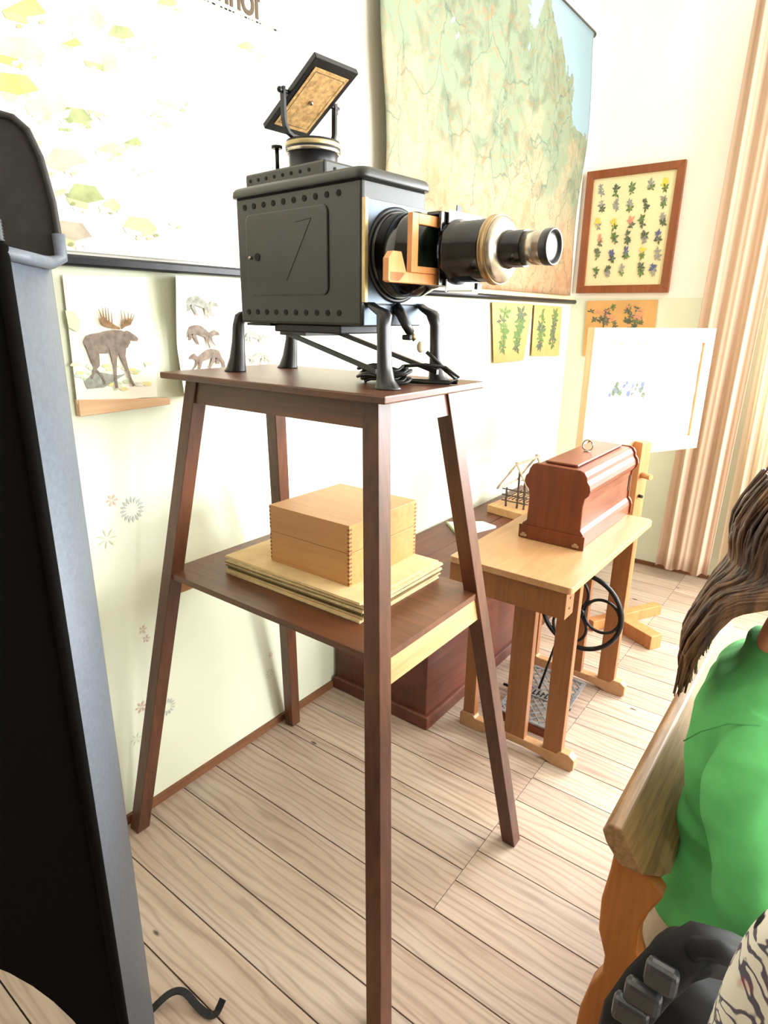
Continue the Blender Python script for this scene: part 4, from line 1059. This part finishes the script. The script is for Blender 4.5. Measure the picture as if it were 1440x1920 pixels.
# hood : round-topped panel above B, facing the room
mb = MB(); HP = []
hz0, ax = 1.572, [(-.016, 1.572), (-.016, 1.60), (-.0145, 1.64), (-.006, 1.695), (.006, 1.727), (.022, 1.741), (.036, 1.744), (.050, 1.741), (.066, 1.727), (.078, 1.695), (.0865, 1.64), (.088, 1.60), (.088, 1.572)]
SBp = SB+Vector((0, 0, 0))
def HPt(s, z, n=0): p = SBp+dl*s+outn*n; return Vector((p.x, p.y, z))
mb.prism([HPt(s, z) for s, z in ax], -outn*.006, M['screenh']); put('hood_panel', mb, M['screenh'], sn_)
mb = MB(); path = [HPt(s, z, .002) for s, z in ax]
back = [HPt(.088, 1.566, .002), HPt(.07, 1.558, .004), SP(.0, 1.558, .002).lerp(HPt(.04, 1.556, .03), .7), HPt(.01, 1.556, .014), HPt(-.008, 1.559, .006), HPt(-.016, 1.566, .003)]
mb.tube(path+back[:1], .0045, M['screenh'], 10)
mb.tube([SP(.0, 1.563, .0), SA.lerp(SB, .3)+sd*.012+Vector((0, 0, 1.560)), SA.lerp(SB, .6)+sd*.014+Vector((0, 0, 1.559)), SA.lerp(SB, .85)+sd*.008+Vector((0, 0, 1.561)), HPt(-.016, 1.568, .003), HPt(-.016, 1.60, .002)], .0085, M['screen'], 12)
put('rolled_rim', mb, M['screen'], sn_)
mb = MB()
K = [on('z', 0, 285, 1902)+Vector((0, 0, .012)), on('z', 0, 318, 1878)+Vector((0, 0, .022)), on('z', 0, 345, 1872)+Vector((0, 0, .020)), on('z', 0, 372, 1893)+Vector((0, 0, .008)), on('z', 0, 392, 1906)+Vector((0, 0, .004)), on('z', 0, 405, 1905)+Vector((0, 0, .007)), on('z', 0, 413, 1896)+Vector((0, 0, .014)), on('z', 0, 419, 1887)+Vector((0, 0, .021))]
P = []
for i in range(len(K)-1):
    a0_, a1_, a2_, a3_ = K[max(i-1, 0)], K[i], K[i+1], K[min(i+2, len(K)-1)]
    for q in range(5):
        u = q/5; P.append(.5*((2*a1_)+(a2_-a0_)*u+(2*a0_-5*a1_+4*a2_-a3_)*u*u+(3*a1_-a0_-3*a2_+a3_)*u**3))
P.append(K[-1])
R = []
for i, p in enumerate(P):
    d = (P[min(i+1, len(P)-1)]-P[max(0, i-1)]); d.z = 0; d.normalize(); n = Vector((-d.y, d.x, 0))*.008
    R.append([p-n, p+n, p+n+Vector((0, 0, .003)), p-n+Vector((0, 0, .003))])
mb.loft(R, M['iron'], False); put('iron_foot', mb, M['iron'], sn_)

# ================================================================== SCHOOL BENCH
be = thing('school_bench', 'old wooden school bench with worn back rail behind the seated person', 'bench', (-.05, 1.2, 0))
mb = MB(); prf = [(-.176, .790), (-.166, .806), (-.150, .806), (-.092, .715), (-.088, .690), (-.100, .685), (-.112, .695), (-.168, .772)]
R = []
for i, y in enumerate((.775, .79, .82, .86, .90, 1.0, 1.3, 1.62)):
    k = (.745, .735, .715, .69, .68, .68, .68, .68)[i]; R.append([Vector((x if z >= k else x-(k-z)*.7, y, max(z, k+(z-.68)*.08))) for x, z in prf])
mb.loft(R, M['benchw'], False); put('back_rail', mb, M['benchw'], be, bevel=.003)
def upright(y):
    L = [(-.158, .775), (-.162, .70), (-.168, .64), (-.165, .58), (-.150, .535), (-.150, .50), (-.165, .46), (-.175, .40), (-.19, 0)]
    Rr = [(-.085, .70), (-.100, .66), (-.108, .62), (-.106, .58), (-.092, .54), (-.078, .515), (-.072, .49), (.25, .455), (.25, .40), (.20, .38), (.19, .0)]
    mb = MB(); mb.prism([(x, y, z) for x, z in L+Rr[::-1]], (0, .03, 0), M['bench']); return put('end_panel', mb, M['bench'], be, bevel=.004)
upright(.80); upright(1.57)
mb = MB(); mb.box(-.13, .27, .80, 1.60, .455, .475, M['bench'], .005); put('seat', mb, M['bench'], be)

# ================================================================== PERSON (seated, facing +x)
def remesh(o, vox, it=6, fac=.5):
    r = o.modifiers.new('r', 'REMESH'); r.mode = 'VOXEL'; r.voxel_size = vox; r.use_smooth_shade = True
    s = o.modifiers.new('s', 'SMOOTH'); s.iterations = it; s.factor = fac
pe = thing('person', 'seated person with long brown hair in a bright green top', 'person', (.0, 1.02, .475))
def orng(c, rx, ry, n=28, sq=2.3, tilt=0, yawr=0):
    P = []
    for k in range(n):
        a = k*2*PI/n; ca, sa = math.cos(a), math.sin(a)
        x = math.copysign(abs(ca)**(2/sq), ca)*rx; y = math.copysign(abs(sa)**(2/sq), sa)*ry
        z = -x*math.tan(tilt)
        P.append(Vector((c[0]+x*math.cos(yawr)-y*math.sin(yawr), c[1]+x*math.sin(yawr)+y*math.cos(yawr), c[2]+z)))
    return P
HC = Vector((.035, .995, 1.205))
mb = MB()   # body: trunk, neck, head, arms, legs in one skin
mb.loft([orng((-.005, 1.02, .47), .10, .155), orng((0, 1.02, .58), .10, .135), orng((.005, 1.02, .72), .085, .115), orng((.0, 1.02, .86), .085, .118), orng((-.008, 1.02, .93), .07, .115), orng((-.008, 1.01, .99), .045, .07), orng((-.005, 1.0, 1.03), .05, .06), orng((.0, .997, 1.07), .048, .05), orng((.02, .996, 1.14), .05, .052)], None)
mb.ell(HC+Vector((-.012, 0, .025)), (.092, .074, .092), None, 28); mb.ell(HC+Vector((.035, 0, -.025)), (.062, .058, .075), None, 24)
mb.ell(HC+Vector((.098, 0, -.02)), (.016, .011, .017), None, 12); mb.ell(HC+Vector((.082, 0, -.062)), (.016, .024, .008), None, 12); mb.ell(HC+Vector((.085, 0, -.07)), (.014, .020, .006), None, 12); mb.ell(HC+Vector((.07, 0, -.09)), (.022, .025, .018), None, 12)
for s in (-1, 1):
    mb.ell(HC+Vector((-.005, s*.076, -.01)), (.018, .008, .03), None, 12)
    mb.tube([(-.008, 1.02+s*.13, .935), (.0, 1.02+s*.195, .86), (.03, 1.02+s*.208, .735), (.12, 1.02+s*.19, .69), (.24, 1.02+s*.13, .70)], [.034, .032, .030, .027, .022], None, 14)
    # hand: palm, five curled fingers
    w0 = Vector((.24, 1.02+s*.13, .70)); mb.ell(w0+Vector((.045, -s*.01, -.002)), (.048, .040, .014), None, 16)
    for f, (dy, L) in enumerate(((.028, .068), (.010, .078), (-.010, .073), (-.028, .056))):
        b = w0+Vector((.085, s*dy-s*.01, 0)); mb.tube([b-Vector((.03, 0, 0)), b, b+Vector((L*.45, 0, -.004)), b+Vector((L*.8, 0, -.018)), b+Vector((L, 0, -.032))], [.009, .0088, .008, .0075, .006], None, 10)
    b = w0+Vector((.02, -s*.04, -.002)); mb.tube([b+Vector((0, s*.015, 0)), b+Vector((.03, -s*.015, -.004)), b+Vector((.065, -s*.022, -.012))], [.012, .0105, .008], None, 10)
    mb.tube([(.0, 1.02+s*.085, .55), (.2, 1.02+s*.09, .555), (.42, 1.02+s*.085, .54)], [.085, .075, .055], None, 16)
    mb.tube([(.40, 1.02+s*.085, .545), (.43, 1.02+s*.085, .45), (.42, 1.02+s*.085, .25), (.41, 1.02+s*.085, .07)], [.055, .052, .046, .033], None, 16)
    mb.tube([(.39, 1.02+s*.085, .04), (.46, 1.02+s*.085, .035), (.56, 1.02+s*.09, .025)], [.036, .034, .022], None, 14, flat=.9)
body = put('body', mb, M['skin'], pe); remesh(body, .0075, 4)
for s in (-1, 1): mb = MB(); mb.ell(HC+Vector((.079, s*.03, .012)), (.008, .011, .006), M['eye'], 12); put('eye', mb, M['eye'], pe)
# jersey
mb = MB(); rgs = []
tors = [(.575, -.010, .126, .165), (.60, -.006, .130, .168), (.66, -.002, .126, .155), (.70, .004, .112, .142), (.735, .002, .117, .145), (.76, .004, .108, .140), (.84, -.004, .112, .148), (.90, -.010, .108, .160), (.95, -.014, .096, .165), (.985, -.012, .082, .150), (1.008, -.006, .068, .112), (1.030, -.003, .060, .078), (1.048, .0, .058, .064)]
for i, (z, cx, rx, ry) in enumerate(tors): rgs.append(orng((cx, 1.02 if z < 1 else 1.01, z), rx, ry, 40, 2.4))
mb.loft(rgs, None)
for s in (-1, 1):
    mb.tube([(-.012, 1.02+s*.115, .962), (-.012, 1.02+s*.165, .925), (-.006, 1.02+s*.195, .86), (.010, 1.02+s*.208, .79), (.028, 1.02+s*.212, .735), (.06, 1.02+s*.208, .70), (.13, 1.02+s*.19, .69), (.22, 1.02+s*.14, .70)], [.052, .056, .054, .050, .049, .048, .042, .034], None, 22)
jer = put('jersey', mb, M['green'], pe); remesh(jer, .0045, 5)
tx = bpy.data.textures.new('cloth_folds', 'CLOUDS'); tx.noise_scale = .11; tx.noise_depth = 1
dm = jer.modifiers.new('d', 'DISPLACE'); dm.texture = tx; dm.strength = .035; dm.mid_level = .5; dm.texture_coords = 'LOCAL'
# shoulder seam
mb = MB(); mb.tube([(-.104, .862, .925), (-.085, .853, .955), (-.055, .855, .980), (-.02, .862, .990)], .001, M['seam'], 6); put('shoulder_seam', mb, M['seam'], jer)
# trousers
mb = MB()
mb.loft([orng((-.01, 1.02, .478), .125, .172, 32), orng((-.012, 1.02, .53), .128, .175, 32), orng((-.008, 1.02, .60), .118, .168, 32), orng((-.006, 1.02, .64), .112, .158, 32)], None)
for s in (-1, 1):
    mb.tube([(-.02, 1.02+s*.085, .555), (.1, 1.02+s*.09, .56), (.25, 1.02+s*.09, .56), (.40, 1.02+s*.088, .55), (.455, 1.02+s*.086, .50), (.445, 1.02+s*.086, .35), (.43, 1.02+s*.085, .12)], [.095, .092, .086, .072, .066, .062, .055], None, 20)
tr_ = put('trousers', mb, M['trousers'], pe); remesh(tr_, .008, 5)
# hair: cap and long strands falling over the back
mb = MB(); rg = random.Random(5)
mb.ell(HC+Vector((-.022, 0, .035)), (.102, .086, .098), M['hair'], 32)
for k in range(520):
    a = rg.uniform(PI*.42, PI*1.58); # around the back of the head
    t = rg.random()
    top = HC+Vector((-.022+.10*math.cos(a)*rg.uniform(.55, 1), .084*math.sin(a)*rg.uniform(.6, 1), .05+rg.uniform(-.01, .05)))
    side = math.sin(a); L = rg.uniform(.9, 1.0)
    mid = HC+Vector((-.034+.108*math.cos(a), .096*side, -.03))
    lay_ = rg.uniform(.0, .028)
    b1 = Vector((-.078-.038*abs(math.cos(a))-lay_*.4, 1.0+.10*side, 1.12+rg.uniform(-.01, .01)))
    b2 = Vector((-.108-.022*abs(math.cos(a))-lay_*.6, 1.0+.095*side+rg.uniform(-.01, .01), 1.045+rg.uniform(-.01, .02)))
    b3 = Vector((-.118-lay_*.6, 1.0+.085*side+rg.uniform(-.015, .015), .998+rg.uniform(-.035, .045)))
    r = rg.uniform(.0022, .0042)
    P = [top, top.lerp(mid, .5)+Vector((math.cos(a), side, 0))*.016, mid, mid.lerp(b1, .5), b1, b2, b3]
    # smooth the strand
    Q = []
    for i in range(len(P)-1):
        p0, p1, p2, p3 = P[max(i-1, 0)], P[i], P[i+1], P[min(i+2, len(P)-1)]
        for q in range(3):
            u = q/3; Q.append(.5*((2*p1)+(p2-p0)*u+(2*p0-5*p1+4*p2-p3)*u*u+(3*p1-p0-3*p2+p3)*u**3))
    Q.append(P[-1]); n = len(Q)
    mb.tube(Q, [r*(1 if i < n-4 else (n-i)/5+.1) for i in range(n)], M['hair'], 5, flat=.6)
put('hair', mb, M['hair'], pe, normals=False)

# ================================================================== BAGS on a side bench, bottom right
sb_ = thing('low_bench', 'plain low wooden bench carrying the bags, mostly below the picture', 'bench', (.2, .5, 0))
mb = MB(); mb.box(-.03, .62, .34, .70, .44, .465, M['bench'], .004); put('seat', mb, M['bench'], sb_)
for x in (.02, .53):
    mb = MB(); mb.box(x, x+.03, .36, .68, 0, .44, M['bench'], .003); put('end_panel', mb, M['bench'], sb_)
bp = thing('backpack', 'black nylon backpack with grey plastic buckles at the bottom right', 'backpack', (.08, .6, .4655))
mb = MB()
def brg(z, cx, cy, rx, ry): return orng((cx-.015-(.02 if z > .7 else 0), cy+.005, .4675+(z-.4655)*.97), rx, ry, 28, 3.2, .25 if z > .6 else 0)
mb.loft([brg(.4655, .075, .60, .085, .075), brg(.50, .075, .60, .105, .09), brg(.62, .07, .60, .112, .092), brg(.72, .065, .60, .108, .088), brg(.785, .06, .60, .10, .078), brg(.825, .055, .60, .082, .06), brg(.845, .05, .60, .05, .035)], None)
mb.ell((-.015, .59, .66), (.05, .055, .10), None, 20)
bpb = put('main_compartment', mb, M['bag'], bp); remesh(bpb, .007, 3)
dm = bpb.modifiers.new('d', 'DISPLACE'); dm.texture = tx; dm.strength = .018; dm.mid_level = .5; dm.texture_coords = 'LOCAL'
def bq(px, py, y=.49): return on('y', y, px, py)
mb = MB(); mb.tube([bq(1150, 1990), bq(1172, 1905), bq(1215, 1848), bq(1262, 1803), bq(1312, 1778, .50), bq(1370, 1792, .53), bq(1420, 1815, .56)], .013, M['bag'], 12, flat=1.6); put('shoulder_strap', mb, M['bag'], bp)
for (c_, sz) in ((bq(1205, 1868, .475), (.016, .007, .013)), (bq(1240, 1832, .475), (.014, .007, .014)), (bq(1182, 1898, .472), (.016, .007, .014))):
    mb = MB(); mb.box(c_.x-sz[0], c_.x+sz[0], c_.y-sz[1], c_.y+sz[1], c_.z-sz[2], c_.z+sz[2], M['bagp'], .005); put('buckle', mb, M['bagp'], bp)
mb = MB(); mb.tube([bq(1290, 1800, .50), bq(1310, 1775, .492), bq(1345, 1782, .492), bq(1385, 1800, .50)], .009, M['bag'], 12); put('carry_handle', mb, M['bag'], bp)
mb = MB(); mb.loft([orng((.05, .505, z), w, .028, 24, 3) for z, w in ((.48, .05), (.52, .065), (.62, .068), (.69, .06), (.715, .045))], M['bag']); put('front_pocket', mb, M['bag'], bp)
mb = MB(); mb.tube([(-.01, .478, .70), (.05, .474, .712), (.105, .478, .70)], .003, M['bagp'], 8); put('zip', mb, M['bagp'], bp)
tb = thing('printed_tote', 'white cloth bag with black, red and purple scribble print, far bottom right', 'bag', (.08, .40, .4655))
mb = MB(); R = []
for i, (z, x0, hw) in enumerate(((.4655, .0, .04), (.6, -.008, .045), (.8, -.006, .042), (.95, -.002, .036), (1.06, .002, .030), (1.125, .012, .022), (1.155, .034, .014))):
    R.append([Vector((x0, .40-hw*.5, z)), Vector((x0+.006, .40-hw, z)), Vector((.13+x0*.3, .40-hw, z)), Vector((.16, .40, z)), Vector((.13, .40+hw, z)), Vector((x0+.006, .40+hw, z)), Vector((x0, .40+hw*.5, z))])
mb.loft(R, M['scrib'], True); o = put('bag_body', mb, M['scrib'], tb); s = o.modifiers.new('s', 'SUBSURF'); s.levels = 2; s.render_levels = 2
